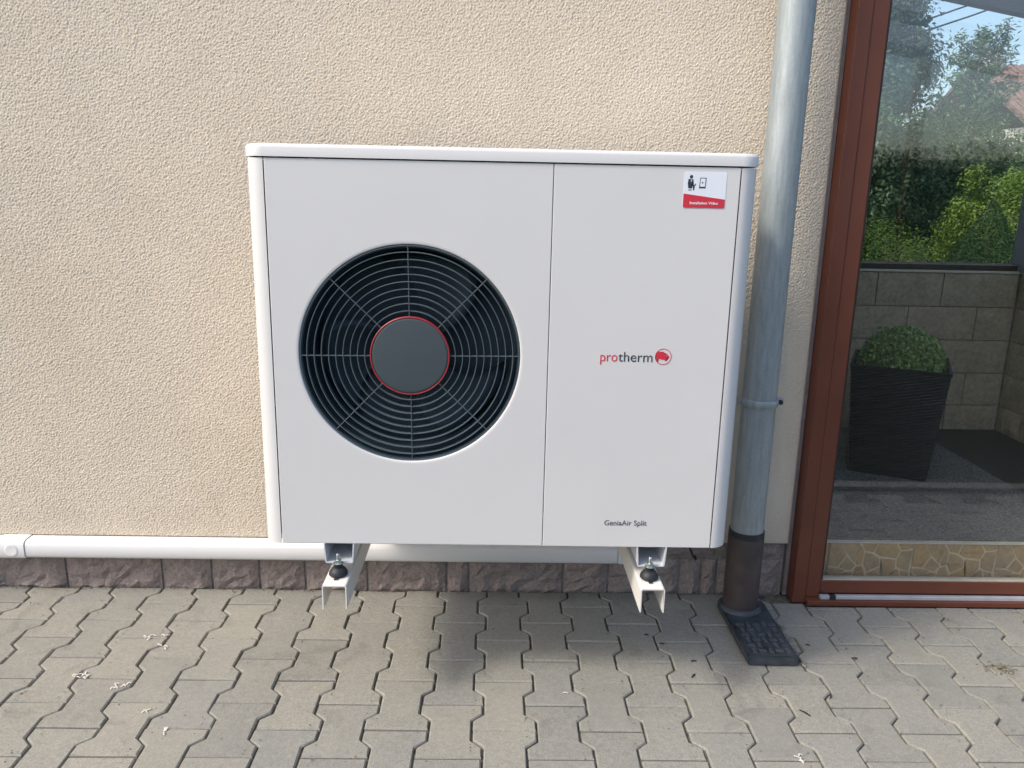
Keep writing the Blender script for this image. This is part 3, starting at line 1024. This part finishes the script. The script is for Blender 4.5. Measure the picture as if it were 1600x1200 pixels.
lathe('clamp_screw', [(0.0, -0.013), (0.0065, -0.012), (0.0065, -0.007), (0.003, -0.007), (0.003, 0.010), (0.0, 0.010)], M['twig'], cl, (DX+0.059, DY, 0.6685), 'Y', 10)
tube('clamp_spike', [(DX, DY+0.047, 0.668), (DX, -0.005, 0.668)], 0.005, M['zinc'], cl)

GX0, GX1, GY0, GY1 = 0.683, 0.822, -0.404, -0.088
gz = 0.026
dg = thing('drain_gully', 'black plastic drain gully cover at the foot of the downpipe', 'drain', ((GX0+GX1)/2, (GY0+GY1)/2, 0))
bm = bmesh.new()
bm_box(bm, GX0, GX1, GY0, GY1, 0.0012, gz)
bmesh.ops.bevel(bm, geom=[e for e in bm.edges], offset=0.004, segments=2, affect='EDGES')
link('gully_frame', bm_mesh('gully_frame', bm), M['gully'], dg)
lathe('pipe_collar', [(0.052, 0.0), (0.064, 0.0), (0.062, 0.006), (0.0545, 0.012), (0.0525, 0.012)], M['gully'], dg, (DX, DY, gz+0.0005), 'Z', 48, closed=True)
lidp = box('gully_lid', GX0+0.008, GX1-0.008, GY0+0.008, -0.222, gz+0.0005, gz+0.003, M['gully'], dg, 0.001)
bm = bmesh.new()
lx0, lx1, ly0, ly1 = GX0+0.012, GX1-0.012, GY0+0.014, -0.228
for i in range(5):
    for j in range(6):
        ux, uy = (lx1-lx0)/5, (ly1-ly0)/6
        if rp.random() < 0.12: continue
        w_ = 0.42 if (i+j) % 2 else 0.3
        a = lx0+(i+0.5)*ux; b_ = ly0+(j+0.5)*uy
        hz_ = (0.42*ux, 0.20*uy) if (i+j) % 2 else (0.20*ux, 0.44*uy)
        bm_box(bm, a-hz_[0], a+hz_[0], b_-hz_[1], b_+hz_[1], gz+0.0030, gz+0.0062)
tr_ = link('tread_pattern', bm_mesh('tread_pattern', bm), M['tread'], lidp)
box('lid_handle', 0.735, 0.757, -0.372, -0.358, gz+0.0032, gz+0.0055, M['black'], lidp, 0.001)
# crumbled mortar along the gully
bm = bmesh.new()
for k in range(26):
    yy = -0.40+0.22*k/25
    ox = GX1+0.012+0.010*math.sin(k*0.9)+rp.uniform(-.005, .007)
    bmesh.ops.create_icosphere(bm, subdivisions=1, radius=rp.uniform(.004, .010), matrix=Matrix.Translation((ox, yy, 0.001)) @ Matrix.Diagonal((1, 1.2, 0.35, 1)))
link('mortar_bedding', bm_mesh('mortar_bedding', bm), M['mortar'], dg)['kind'] = 'stuff'

# loose cable beside the cabinet
tag(tube('loose_cable', [(0.575, -0.03, 0.30), (0.582, -0.035, 0.24), (0.590, -0.045, 0.19), (0.606, -0.05, 0.155), (0.622, -0.03, 0.13), (0.63, 0.004, 0.125)], 0.003, M['wire'], None),
    'thin grey cable hanging between the heat pump and the drainpipe', 'cable')

# ================================================================== GLAZED PORCH
po = thing('glazed_porch', 'brown framed glazed entrance porch at the house corner', 'porch', (1.6, 0.6, 0))
PXR, PYB = 2.395, 1.335          # inner faces of the low walls
FLZ = 0.167
# front frame
box('frame_post', 0.9285, 0.9685, -0.055, 0.03, 0.0, 2.25, M['frame'], po, 0.002)
box('threshold', 0.9690, 2.56, -0.077, 0.028, 0.001, 0.0175, M['frame'], po, 0.002)
box('frame_post', 2.50, 2.56, -0.050, 0.03, 0.018, 2.25, M['frame'], po, 0.002)
box('door_header', 0.969, 2.499, -0.050, 0.03, 2.17, 2.25, M['frame'], po, 0.002)
box('door_track', 1.012, 2.498, -0.066, -0.052, 0.0178, 0.0300, M['track'], po, 0.0015)
box('track_stop', 1.040, 1.060, -0.0675, -0.053, 0.0185, 0.0312, M['black'], po, 0.001)
sash = box('sash_stile', 0.9700, 1.0140, -0.050, -0.012, 0.018, 2.165, M['frame'], po, 0.002)
box('sash_rail', 1.0145, 2.495, -0.0495, -0.012, 0.0315, 0.0735, M['frame'], po, 0.002)
box('sash_rail', 1.0145, 2.495, -0.0495, -0.012, 2.10, 2.165, M['frame'], po, 0.002)
box('glazing_bead', 1.0142, 1.0205, -0.046, -0.020, 0.0738, 2.099, M['frame_dark'], po)
box('glazing_bead', 1.0206, 2.495, -0.046, -0.020, 0.0738, 0.0765, M['tile_trim'], po)
box('corner_cap', 1.0145, 1.0230, -0.0510, -0.0497, 0.0310, 0.0410, M['black'], po)
g1 = box('glass_pane', 1.0150, 2.495, -0.036, -0.030, 0.0740, 2.10, M['glass'], po)
# raised floor, riser tiles
box('floor_slab', 0.930, 2.60, 0.045, 1.50, -0.06, FLZ-0.002, M['floor'], po)
box('edge_trim', 0.970, 2.498, 0.026, 0.046, FLZ-0.0015, FLZ+0.0025, M['tile_trim'], po, 0.001)
TW, TH = 0.2735, 0.130
tile_lines = {}   # one tile, pieces traced from the enlarged view; x 70..1280, y 205..690
def tp(x, y): return ((x-72)/(1282-72)*TW, (690-y)/(690-205)*TH)
pieces = [
    [(72, 205), (240, 205), (330, 355), (215, 512), (72, 500)],
    [(240, 205), (505, 205), (500, 250), (468, 300), (455, 460), (340, 350)],
    [(335, 380), (455, 480), (465, 495), (400, 560), (330, 540), (235, 520)],
    [(505, 250), (528, 235), (572, 310), (560, 475), (485, 490), (468, 455)],
    [(530, 205), (745, 205), (705, 320), (590, 300)],
    [(590, 320), (700, 345), (795, 400), (815, 495), (640, 570), (575, 470)],
    [(760, 205), (1020, 205), (1085, 300), (1040, 395), (820, 375), (725, 325)],
    [(1040, 205), (1270, 205), (1270, 265), (1105, 290)],
    [(1100, 305), (1270, 282), (1235, 560), (1110, 530), (1060, 505), (1050, 400)],
    [(815, 395), (1030, 415), (1040, 510), (980, 600), (890, 650), (840, 655), (860, 520)],
    [(72, 520), (225, 530), (330, 555), (225, 640), (180, 640), (72, 555)],
    [(72, 575), (190, 660), (230, 665), (330, 575), (390, 575), (440, 580), (395, 690), (72, 690)],
    [(470, 520), (555, 490), (600, 580), (640, 690), (415, 690), (450, 600)],
    [(640, 590), (820, 510), (845, 560), (825, 690), (665, 690), (625, 600)],
    [(845, 675), (910, 660), (1000, 605), (1060, 530), (1095, 545), (1120, 650), (1110, 690), (845, 690)],
    [(1115, 550), (1235, 575), (1245, 640), (1140, 645)],
]
piece_me = []
for pc in pieces:
    poly = [tp(*p) for p in pc]
    cx = sum(p[0] for p in poly)/len(poly); cz = sum(p[1] for p in poly)/len(poly)
    poly = [(cx+(x-cx)*0.99, cz+(z-cz)*0.985) for x, z in poly]
    n = len(poly)
    vs_ = [(x, 0.0, z) for x, z in poly] + [(cx+(x-cx)*0.97, -0.0012, cz+(z-cz)*0.97) for x, z in poly]
    fs = [tuple(range(n, 2*n))] + [(i, (i+1) % n, n+(i+1) % n, n+i) for i in range(n)]
    bm = bmesh.new()
    bv = [bm.verts.new(v) for v in vs_]
    for f in fs: bm.faces.new([bv[i] for i in f])
    bm.faces.new(bv[:n][::-1])
    bmesh.ops.triangulate(bm, faces=[f for f in bm.faces if len(f.verts) > 4])
    piece_me.append(bm_mesh('stone_piece', bm))
tb = bpy.data.meshes.new('riser_tile')
bm = bmesh.new(); bm_box(bm, 0, TW-0.003, 0, 0.012, 0, TH); bm.to_mesh(tb); bm.free()
tx0 = 1.0665
for k in range(5):
    xx = tx0 + TW*k
    t_ = link('riser_tile', tb, M['tile_base'], po, (xx, 0.031, 0.0345))
    for pm in piece_me:
        link('stone_piece', pm, M['tile_stone'], t_, (xx, 0.0307, 0.0345))
box('riser_tile', 0.99, tx0-0.003, 0.031, 0.043, 0.0345, 0.0345+TH, M['tile_stone'], po)
# low walls clad in stone blocks
lw_b = box('low_wall', 0.930, 2.60, PYB+0.022, PYB+0.20, -0.06, 0.915, M['mortar'], po)
cz = [0.166, 0.290, 0.446, 0.603, 0.759, 0.915]
jx = [[0.935, 1.22, 1.50, 1.82, 2.141, PXR], [0.935, 1.25, 1.57, 1.896, 2.215, PXR], [0.935, 1.15, 1.46, 1.780, 2.068, PXR],
      [0.935, 1.25, 1.58, 1.901, 2.222, PXR], [0.935, 1.13, 1.43, 1.739, 2.045, PXR]]
for r_ in range(5):
    for i in range(5):
        w = jx[r_][i+1]-jx[r_][i]-0.004
        h_ = cz[r_+1]-cz[r_]-0.004
        link('cladding_block', rough_block('cladding_block', w, 0.022, h_, 0.0022, max(4, int(w/0.04)), 4, 500+r_*10+i, 0.003), M['block'], lw_b, (jx[r_][i]+0.002, PYB-0.001, cz[r_]+0.002))
lw_r = box('low_wall', PXR+0.022, 2.60, 0.05, PYB+0.0215, -0.06, 0.915, M['mortar'], po)
jy = [[0.05, 0.33, 0.64, 0.95, 1.17, PYB], [0.05, 0.2, 0.5, 0.8, 1.09, PYB]]
for r_ in range(5):
    js = jy[r_ % 2]
    for i in range(5):
        w = js[i+1]-js[i]-0.004
        h_ = cz[r_+1]-cz[r_]-0.004
        o = link('cladding_block', rough_block('cladding_block', w, 0.022, h_, 0.006, max(4, int(w/0.035)), 4, 700+r_*10+i, 0.005), M['block'], lw_r, (PXR-0.001, js[i+1]-0.002, cz[r_]+0.002))
        o.rotation_euler = (0, 0, -math.pi/2)
# windows on the low walls
box('sill_capping', 0.930, 2.60, PYB-0.006, PYB+0.20, 0.9155, 0.9265, M['tile_trim'], po, 0.002)
box('sill_capping', PXR-0.006, 2.60, 0.05, PYB-0.0065, 0.9155, 0.9265, M['tile_trim'], po, 0.002)
box('window_rail', 0.930, 2.43, PYB+0.012, PYB+0.06, 0.9268, 0.958, M['frame_dark'], po, 0.002)
box('window_rail', 0.930, 2.43, PYB+0.012, PYB+0.06, 2.20, 2.25, M['frame_dark'], po, 0.002)
box('window_rail', PXR+0.012, PXR+0.06, 0.05, PYB-0.04, 0.9268, 0.958, M['frame_dark'], po, 0.002)
box('window_gasket', 0.930, 2.385, PYB+0.010, PYB+0.0115, 0.951, 0.957, M['silicone'], po)
box('corner_post', 2.385, 2.47, PYB-0.035, PYB+0.062, 0.9270, 2.25, M['beam'], po, 0.002)
box('glass_pane', 0.932, 2.384, PYB+0.030, PYB+0.036, 0.9585, 2.198, M['glass'], po)
box('glass_pane', PXR+0.030, PXR+0.036, 0.05, PYB-0.04, 0.9585, 2.198, M['glass'], po)
# roof: grey edge beam sloping away from the house with pale panels on it
def slope_box(name, x0, x1, y0, y1, zt0, zt1, th, mat, parent):
    vs_ = [(x0, y0, zt0-th), (x1, y0, zt1-th), (x1, y1, zt1-th), (x0, y1, zt0-th), (x0, y0, zt0), (x1, y0, zt1), (x1, y1, zt1), (x0, y1, zt0)]
    return link(name, mesh(name, vs_, [(0, 3, 2, 1), (4, 5, 6, 7), (0, 1, 5, 4), (1, 2, 6, 5), (2, 3, 7, 6), (3, 0, 4, 7)]), mat, parent)
slope_box('eaves_beam', 0.93, 3.10, PYB+0.07, PYB+0.13, 2.345, 1.98, 0.085, M['beam'], po)
slope_box('roof_panel', 0.93, 3.10, -0.08, PYB+0.35, 2.395, 2.03, 0.03, M['roof_panel'], po)
for yy in (0.02, 0.65):
    slope_box('rafter', 0.93, 3.10, yy, yy+0.05, 2.3635, 1.9985, 0.05, M['beam'], po)

# carpet and potted box
cpt = box('carpet', 0.935, 1.985, 0.050, 1.325, FLZ-0.0015, FLZ+0.006, M['carpet'], None, 0.002)
tag(cpt, 'speckled grey carpet on the dark porch floor', 'carpet')
pt = thing('potted_boxwood', 'clipped boxwood ball in a tall black woven planter behind the glass', 'potted plant', (1.600, 0.77, FLZ+0.006))
zb, ztp = FLZ+0.0065, 0.606
rows = 34
vs_, fs = [], []
cxp, cyp = 1.600, 0.77
ROT = -0.47
rc, rs = math.cos(ROT), math.sin(ROT)
per = 4*14
for j in range(rows*2+1):
    t = j/(rows*2)
    hw = 0.142 + (0.176-0.142)*t
    for k in range(per):
        side, u = divmod(k, 14)
        u = u/14*2-1
        if side == 0: x, y = u, -1
        elif side == 1: x, y = 1, u
        elif side == 2: x, y = -u, 1
        else: x, y = -1, -u
        wv = 0.0022*(1 if (j + (k % 2)*1) % 2 else -1) if 0 < j < rows*2 else 0.002
        cr = 1.0 - 0.03*(abs(u) ** 8)
        qx, qy = x*(hw+wv)*cr, y*(hw+wv)*cr
        vs_.append((cxp + qx*rc - qy*rs, cyp + qx*rs + qy*rc, zb + (ztp-zb)*t))
for j in range(rows*2):
    for k in range(per):
        fs.append((j*per+k, j*per+(k+1) % per, (j+1)*per+(k+1) % per, (j+1)*per+k))
fs.append(tuple(range(per))[::-1])
link('planter', mesh('planter', vs_, fs), M['pot'], pt)
bm = bmesh.new()
for (ax0, ax1, ay0, ay1) in ((-.176, .176, -.176, -.166), (-.176, .176, .166, .176), (-.176, -.166, -.1655, .1655), (.166, .176, -.1655, .1655)):
    bm_box(bm, ax0, ax1, ay0, ay1, ztp-0.004, ztp+0.006)
for v in bm.verts:
    v.co = Vector((cxp+v.co.x*rc-v.co.y*rs, cyp+v.co.x*rs+v.co.y*rc, v.co.z))
link('planter_rim', bm_mesh('planter_rim', bm), M['pot'], pt)
box('soil', cxp-0.11, cxp+0.11, cyp-0.11, cyp+0.11, ztp-0.06, ztp-0.03, M['soil'], pt)
d = rng.normal(0, 1, (14000, 3)); d /= np.linalg.norm(d, axis=1)[:, None]
d[:, 2] = np.abs(d[:, 2])*1.0 - 0.15
rr = (0.148 + rng.normal(0, 0.009, 14000))*np.where(rng.random(14000) < 0.35, rng.uniform(0.75, 1, 14000), 1)
P = d*rr[:, None]*np.array([1.0, 1.0, 1.0]) + np.array([cxp+0.004, cyp, ztp+0.004])
link('boxwood_crown', leaf_mesh('boxwood_crown', P, d, 0.0145, 0.6, 0.65), M['box_leaf'], pt)
lathe('boxwood_light_block', [(0.0, 0.115), (0.07, 0.088), (0.10, 0.05), (0.11, 0.0), (0.11, -0.04), (0.0, -0.04)], M['leaf_dark'], pt, (cxp+0.004, cyp, ztp-0.003), 'Z', 20)  # dark solid added inside the leaf ball to block light

# ================================================================== GARDEN BEHIND THE PORCH
def shrub(name, label, cat, base, radii, cz, ncl, per, cr, size, mat, group=None, trunk_h=None, aspect=0.5):
    t = thing(name, label, cat, (base[0], base[1], -0.06), group)
    P, Q = clump_points((base[0], base[1], cz), radii, ncl, per, cr)
    P[:, 2] = np.maximum(P[:, 2], -0.04)
    link('crown', leaf_mesh('crown', P, Q, size, aspect, 0.6), M[mat], t)
    h_ = trunk_h or cz
    tube('trunk', [(base[0], base[1], -0.06), (base[0]+0.03, base[1], h_*0.5), (base[0], base[1]+0.02, h_)], 0.02+0.03*radii[2], M['bark'], t, 9, 0.45)
    for k in range(6):
        a = 2*math.pi*k/6+0.4
        e_ = (base[0]+radii[0]*0.6*math.cos(a), base[1]+radii[1]*0.6*math.sin(a), cz+radii[2]*rng.uniform(-.1, .6))
        tube('limb', [(base[0], base[1]+0.01, h_*rng.uniform(.5, .95)), tuple((e_[i]+(base[0], base[1], h_)[i])/2+0.03 for i in range(3)), e_], 0.012+0.012*radii[2], M['bark'], t, 6, 0.4)
    return t
# clipped cone
ct_ = thing('cone_thuja', 'small dense cone-shaped thuja seen through the porch window', 'shrub', (3.24, 3.0, -0.06))
n = 60000
hgt = 1.30
u = rng.random(n)
zz = hgt*(1-np.sqrt(u))
rad_ = 0.52*(1-(zz/hgt)**1.5)*np.sqrt(rng.uniform(0.62, 1.0, n))
an = rng.uniform(0, 2*math.pi, n)
lump = 1+0.07*np.sin(5*an+9*zz)+0.05*np.sin(11*an-17*zz)
P = np.stack([3.24+rad_*lump*np.cos(an), 3.0+rad_*lump*np.sin(an), zz-0.03], 1)
Q = np.stack([np.cos(an), np.sin(an), 0.5+0*an], 1)
link('crown', leaf_mesh('crown', P, Q, 0.019, 0.35, 0.45), M['leaf_thuja'], ct_)
tube('trunk', [(3.24, 3.0, -0.06), (3.24, 3.0, 1.0)], 0.03, M['bark'], ct_, 8, 0.4)
shrub('garden_bush', 'bright yellow-green garden bush seen through the porch window', 'bush', (3.02, 3.95), (0.62, 0.55, 0.62), 0.46, 170, 170, 0.13, 0.022, 'leaf_light', trunk_h=0.4)
shrub('garden_bush', 'light green tall bush behind the cone thuja', 'bush', (4.75, 5.2), (0.60, 0.6, 0.80), 0.85, 150, 170, 0.15, 0.030, 'leaf_light', trunk_h=0.9)
TG = 'trees beyond the porch windows'
shrub('garden_tree', 'dark leafy tree filling the window next to the door frame', 'tree', (3.88, 6.6), (0.70, 0.8, 1.80), 1.95, 330, 200, 0.20, 0.050, 'leaf_dark', TG, 1.9)
shrub('garden_tree', 'dark low evergreen behind the yellow-green bush', 'tree', (4.95, 7.2), (1.0, 0.8, 1.15), 0.95, 180, 180, 0.22, 0.048, 'leaf_dark', TG, 1.0)
shrub('garden_tree', 'dark dense tree at the right edge of the porch window', 'tree', (5.85, 6.3), (0.70, 0.7, 0.80), 0.98, 150, 160, 0.20, 0.048, 'leaf_dark', TG, 1.1)
shrub('garden_tree', 'mid-green tree in front of the red roof', 'tree', (6.6, 9.8), (1.5, 0.9, 1.25), 1.25, 260, 150, 0.24, 0.055, 'leaf_mid', TG, 1.3)
shrub('garden_tree', 'leafy tree whose top touches the roof ridge', 'tree', (8.75, 10.2), (0.8, 0.8, 1.0), 1.95, 120, 140, 0.24, 0.06, 'leaf_mid', TG, 1.8)
shrub('garden_tree', 'mid-green tree standing left of the power lines', 'tree', (5.1, 9.3), (0.9, 0.8, 1.25), 1.5, 190, 150, 0.25, 0.055, 'leaf_mid', TG, 1.6)
# feathery conifer with upswept branches
cf = thing('conifer', 'pale feathery conifer against the sky between tree and red roof', 'tree', (6.22, 8.6, -0.06), TG)
tube('trunk', [(6.22, 8.6, -0.06), (6.24, 8.6, 1.6), (6.20, 8.62, 3.25)], 0.07, M['bark'], cf, 8, 0.15)
PP, QQ = [], []
for k in range(46):
    zz = 0.5 + 2.7*k/45
    a = k*2.4
    ln = (0.95*(1-(zz/3.9))+0.12)*rng.uniform(0.75, 1.2)
    tip = np.array([6.22+ln*math.cos(a), 8.6+ln*math.sin(a), zz+0.42*ln+0.1])
    b0 = np.array([6.22, 8.6, zz])
    tube('branch', [tuple(b0), tuple((b0+tip)/2-np.array([0, 0, .04])), tuple(tip)], 0.012, M['bark'], cf, 5, 0.3)
    tt = rng.uniform(0.15, 1.05, 210)[:, None]
    PP.append(b0+(tip-b0)*tt+rng.normal(0, 0.05, (210, 3)))
    QQ.append(np.tile((tip-b0)/np.linalg.norm(tip-b0)*0.2+np.array([0, 0, 1.0]), (210, 1)))
link('crown', leaf_mesh('crown', np.concatenate(PP), np.concatenate(QQ), 0.075, 0.26, 0.7), M['leaf_conifer'], cf)
# far hedge
P = np.stack([rng.uniform(2.5, 14, 26000), rng.uniform(11.6, 12.4, 26000), rng.uniform(-0.05, 1, 26000)**0.8*2.5], 1)
P[:, 2] *= 1+0.14*np.sin(P[:, 0]*2.1)+0.08*np.sin(P[:, 0]*5.3)
P[:, 2] = np.nan_to_num(P[:, 2], nan=0.1)
hd = thing('garden_hedge', 'tall dark hedge closing the garden behind the porch', 'hedge', (8, 12, -0.06))
link('crown', leaf_mesh('crown', P, np.tile([0, -0.6, 0.6], (26000, 1)), 0.08, 0.55, 0.8), M['leaf_dark'], hd)
box('hedge_core', 2.6, 13.9, 11.8, 12.2, -0.06, 1.9, M['leaf_dark'], hd)
# house with a red roof
hs = thing('neighbour_house', 'distant house with a red tiled roof behind the trees', 'house', (17.7, 20, -0.06))
box('wall', 14.3, 22.2, 18.4, 24, -0.06, 3.2, M['facade'], hs)
rv = [(13.7, 17.9, 3.05), (22.8, 17.9, 3.05), (22.8, 21.2, 4.95), (13.7, 21.2, 4.95), (13.7, 24.5, 3.05), (22.8, 24.5, 3.05)]
rf = link('roof', mesh('roof', rv+[(x, y, z-0.12) for x, y, z in rv], [(0, 1, 2, 3), (3, 2, 5, 4), (6, 9, 8, 7), (9, 10, 11, 8), (0, 6, 7, 1), (4, 5, 11, 10), (0, 3, 9, 6), (3, 4, 10, 9), (1, 7, 8, 2), (2, 8, 11, 5)]), M['roof_tile'], hs)
bm = bmesh.new()
for j in range(14):
    t = j/14
    y_, z_ = 17.88+3.3*t, 3.06+1.9*t
    for i in range(52):
        bmesh.ops.create_cone(bm, segments=6, radius1=0.085, radius2=0.085, depth=0.27, cap_ends=False,
                              matrix=Matrix.Translation((13.75+i*0.175, y_+0.12, z_+0.085)) @ Matrix.Rotation(rad(-60), 4, 'X'))
tl_ = link('roof_tiles', bm_mesh('roof_tiles', bm), M['roof_tile'], rf); tl_['kind'] = 'stuff'
box('chimney', 13.95, 14.35, 20.7, 21.1, 4.5, 5.25, M['facade'], rf)
for k in range(2):
    box('window', 15.3+2.6*k, 16.5+2.6*k, 18.37, 18.42, 1.0, 2.3, M['black'], hs)
hs.location.x -= 0.6
for k, (za, zb2) in enumerate(((2.30, 5.05), (2.16, 4.80))):
    pts_ = []
    for i in range(13):
        t = i/12
        pts_.append((4.2+7.4*t, 13.2, za+1.2+(zb2-za-0.2)*t-0.25*math.sin(math.pi*t)))
    tag(tube('power_line', pts_, 0.016, M['wire'], None, 6), ('upper' if k == 0 else 'lower')+' power line crossing the sky in the porch window', 'power line', 'power lines beyond the garden')

# ================================================================== GARDEN BEHIND THE CAMERA (mirrored in the glass)
nh = 30000
P = np.stack([rng.uniform(-9, 16, nh), rng.uniform(-9.6, -8.7, nh), rng.uniform(0, 1, nh)**0.75*1.98], 1)
P[:, 2] += 0.05*np.sin(P[:, 0]*3.1)*P[:, 2]/2
hb = thing('boundary_hedge', 'clipped dark hedge mirrored in the porch glass', 'hedge', (3, -9.1, -0.06))
link('crown', leaf_mesh('crown', P, np.tile([0, 0.7, 0.5], (nh, 1)), 0.085, 0.55, 0.8), M['leaf_dark'], hb)
box('hedge_core', -8.9, 15.9, -9.4, -8.9, -0.06, 1.8, M['leaf_dark'], hb)

# ================================================================== LITTER ON THE PAVING
def curl(x, y, n_, spread, seed, name='plastic_shaving', mat='straw', label='', r=0.0007, group='white shavings on the paving', cat='shaving'):
    g = random.Random(seed)
    bm = bmesh.new()
    for k in range(n_):
        px, py = x+g.uniform(-spread, spread), y+g.uniform(-spread*.5, spread*.5)
        a = g.uniform(0, 6.28)
        pts = []
        for s in range(4):
            pts.append((px, py, 0.0022+0.002*(s in (1, 2))))
            a += g.uniform(-1.3, 1.3)
            px += 0.0045*math.cos(a); py += 0.0045*math.sin(a)
        for s in range(3):
            p0, p1 = Vector(pts[s]), Vector(pts[s+1])
            d_ = (p1-p0); nrm = Vector((-d_.y, d_.x, 0)).normalized()*r*1.6
            u_ = Vector((0, 0, r))
            v8 = [bm.verts.new(q) for q in (p0-nrm-u_, p0+nrm-u_, p0+nrm+u_, p0-nrm+u_, p1-nrm-u_, p1+nrm-u_, p1+nrm+u_, p1-nrm+u_)]
            for f in ((0, 1, 2, 3), (4, 7, 6, 5), (0, 4, 5, 1), (1, 5, 6, 2), (2, 6, 7, 3), (3, 7, 4, 0)):
                bm.faces.new([v8[i] for i in f])
    return tag(link(name, bm_mesh(name, bm), M[mat], None), label, cat, group)
curl(-1.056, -0.475, 8, 0.018, 1, label='tangle of white shavings in a paver joint near the left edge')
curl(-0.95, -0.292, 7, 0.028, 2, label='row of white shavings along a paver joint below the plinth')
curl(-0.905, -0.335, 4, 0.015, 3, label='few white shavings just in front of the shaving row')
curl(-0.945, -0.52, 7, 0.028, 4, label='loose white shavings strung over a joint at the left')
curl(-0.839, -0.615, 3, 0.010, 5, label='small white crumb on a paver at the lower left')
curl(-0.765, -0.690, 4, 0.010, 6, label='white crumbs close to the lower edge of the picture')
curl(0.187, -0.532, 1, 0.003, 7, label='single white fleck in front of the shadow under the heat pump')
curl(0.700, -0.768, 5, 0.018, 8, label='white flecks on the paver nearest the camera at right')
curl(0.78, -0.37, 2, 0.006, 9, label='white fleck on the black gully lid')
for i, (x, y, l, a, lab) in enumerate((
        (0.435, -0.254, 0.012, 0.2, 'dark twig bit under the bracket near the drainpipe'),
        (0.470, -0.300, 0.014, -0.2, 'dark twig bit between bracket and gully'),
        (0.540, -0.385, 0.016, 0.1, 'dark twig bit left of the gully'),
        (0.762, -0.605, 0.030, -0.9, 'long dark twig on a paver in front of the gully'),
        (0.990, -0.365, 0.016, 0.0, 'dark leaf bit right of the gully'),
        (0.885, -0.300, 0.012, -0.5, 'dark leaf bit between gully and door threshold'),
        (0.853, -0.539, 0.018, 1.0, 'curled dark leaf in a joint ahead of the gully'),
        (0.523, -0.453, 0.020, 0.9, 'curled brown leaf on a paver left of the gully front'))):
    c, s = math.cos(a), math.sin(a)
    vs_ = []
    for t in (0, 0.5, 1):
        w = 0.0022 if t == 0.5 else 0.0010
        for sd_ in (-1, 1):
            for z in (0.0016, 0.0036):
                vs_.append((x+c*l*(t-.5)-s*w*sd_, y+s*l*(t-.5)+c*w*sd_, z+0.0015*(t == 0.5)))
    fs = []
    for k in (0, 4):
        fs += [(k, k+1, k+5, k+4), (k+2, k+6, k+7, k+3), (k, k+4, k+6, k+2), (k+1, k+3, k+7, k+5)]
    fs += [(0, 2, 3, 1), (8, 9, 11, 10)]
    tag(link('twig_bit', mesh('twig_bit', vs_, fs), M['twig'], None), lab, 'twig', 'dark bits on the paving')
P = np.stack([1.37+rng.normal(0, 0.022, 90), -0.41+rng.normal(0, 0.018, 90), np.abs(rng.normal(0.001, 0.002, 90))], 1)
tag(link('moss_tuft', leaf_mesh('moss_tuft', P, np.tile([0, 0, 1.0], (90, 1)), 0.009, 0.35, 0.7), M['drygrass']), 'dry moss tuft in a paver joint in front of the door', 'moss', kind='stuff')

# grit in the joints and along the foot of the wall
ng = 2600
gx_ = rng.uniform(-1.7, 1.75, ng)
gy_ = np.where(rng.random(ng) < 0.45, -np.abs(rng.normal(0, 0.012, ng))-0.001, rng.uniform(-1.0, 0.0, ng))
on_joint = rng.random(ng) < 0.8
kx = np.round((gx_-A0X-PX/2)/PX)
gxj = A0X+PX/2+kx*PX + np.where(np.cos((gy_-A0Y)/PY*2*math.pi)*np.where(kx % 2 == 0, -1, 1) > 0, AMP, -AMP) + rng.normal(0, 0.003, ng)
far_ = gy_ < -0.03
gx_ = np.where(far_ & on_joint, gxj, gx_)
keep = (gx_ < 0.90) | (gy_ < -0.085)
P = np.stack([gx_, gy_, rng.uniform(0.0005, 0.002, ng)], 1)[keep]
tag(link('joint_grit', leaf_mesh('joint_grit', P, np.tile([0, 0, 1.0], (len(P), 1)), 0.0042, 0.7, 0.5), M['grit'], pavement), kind='stuff')
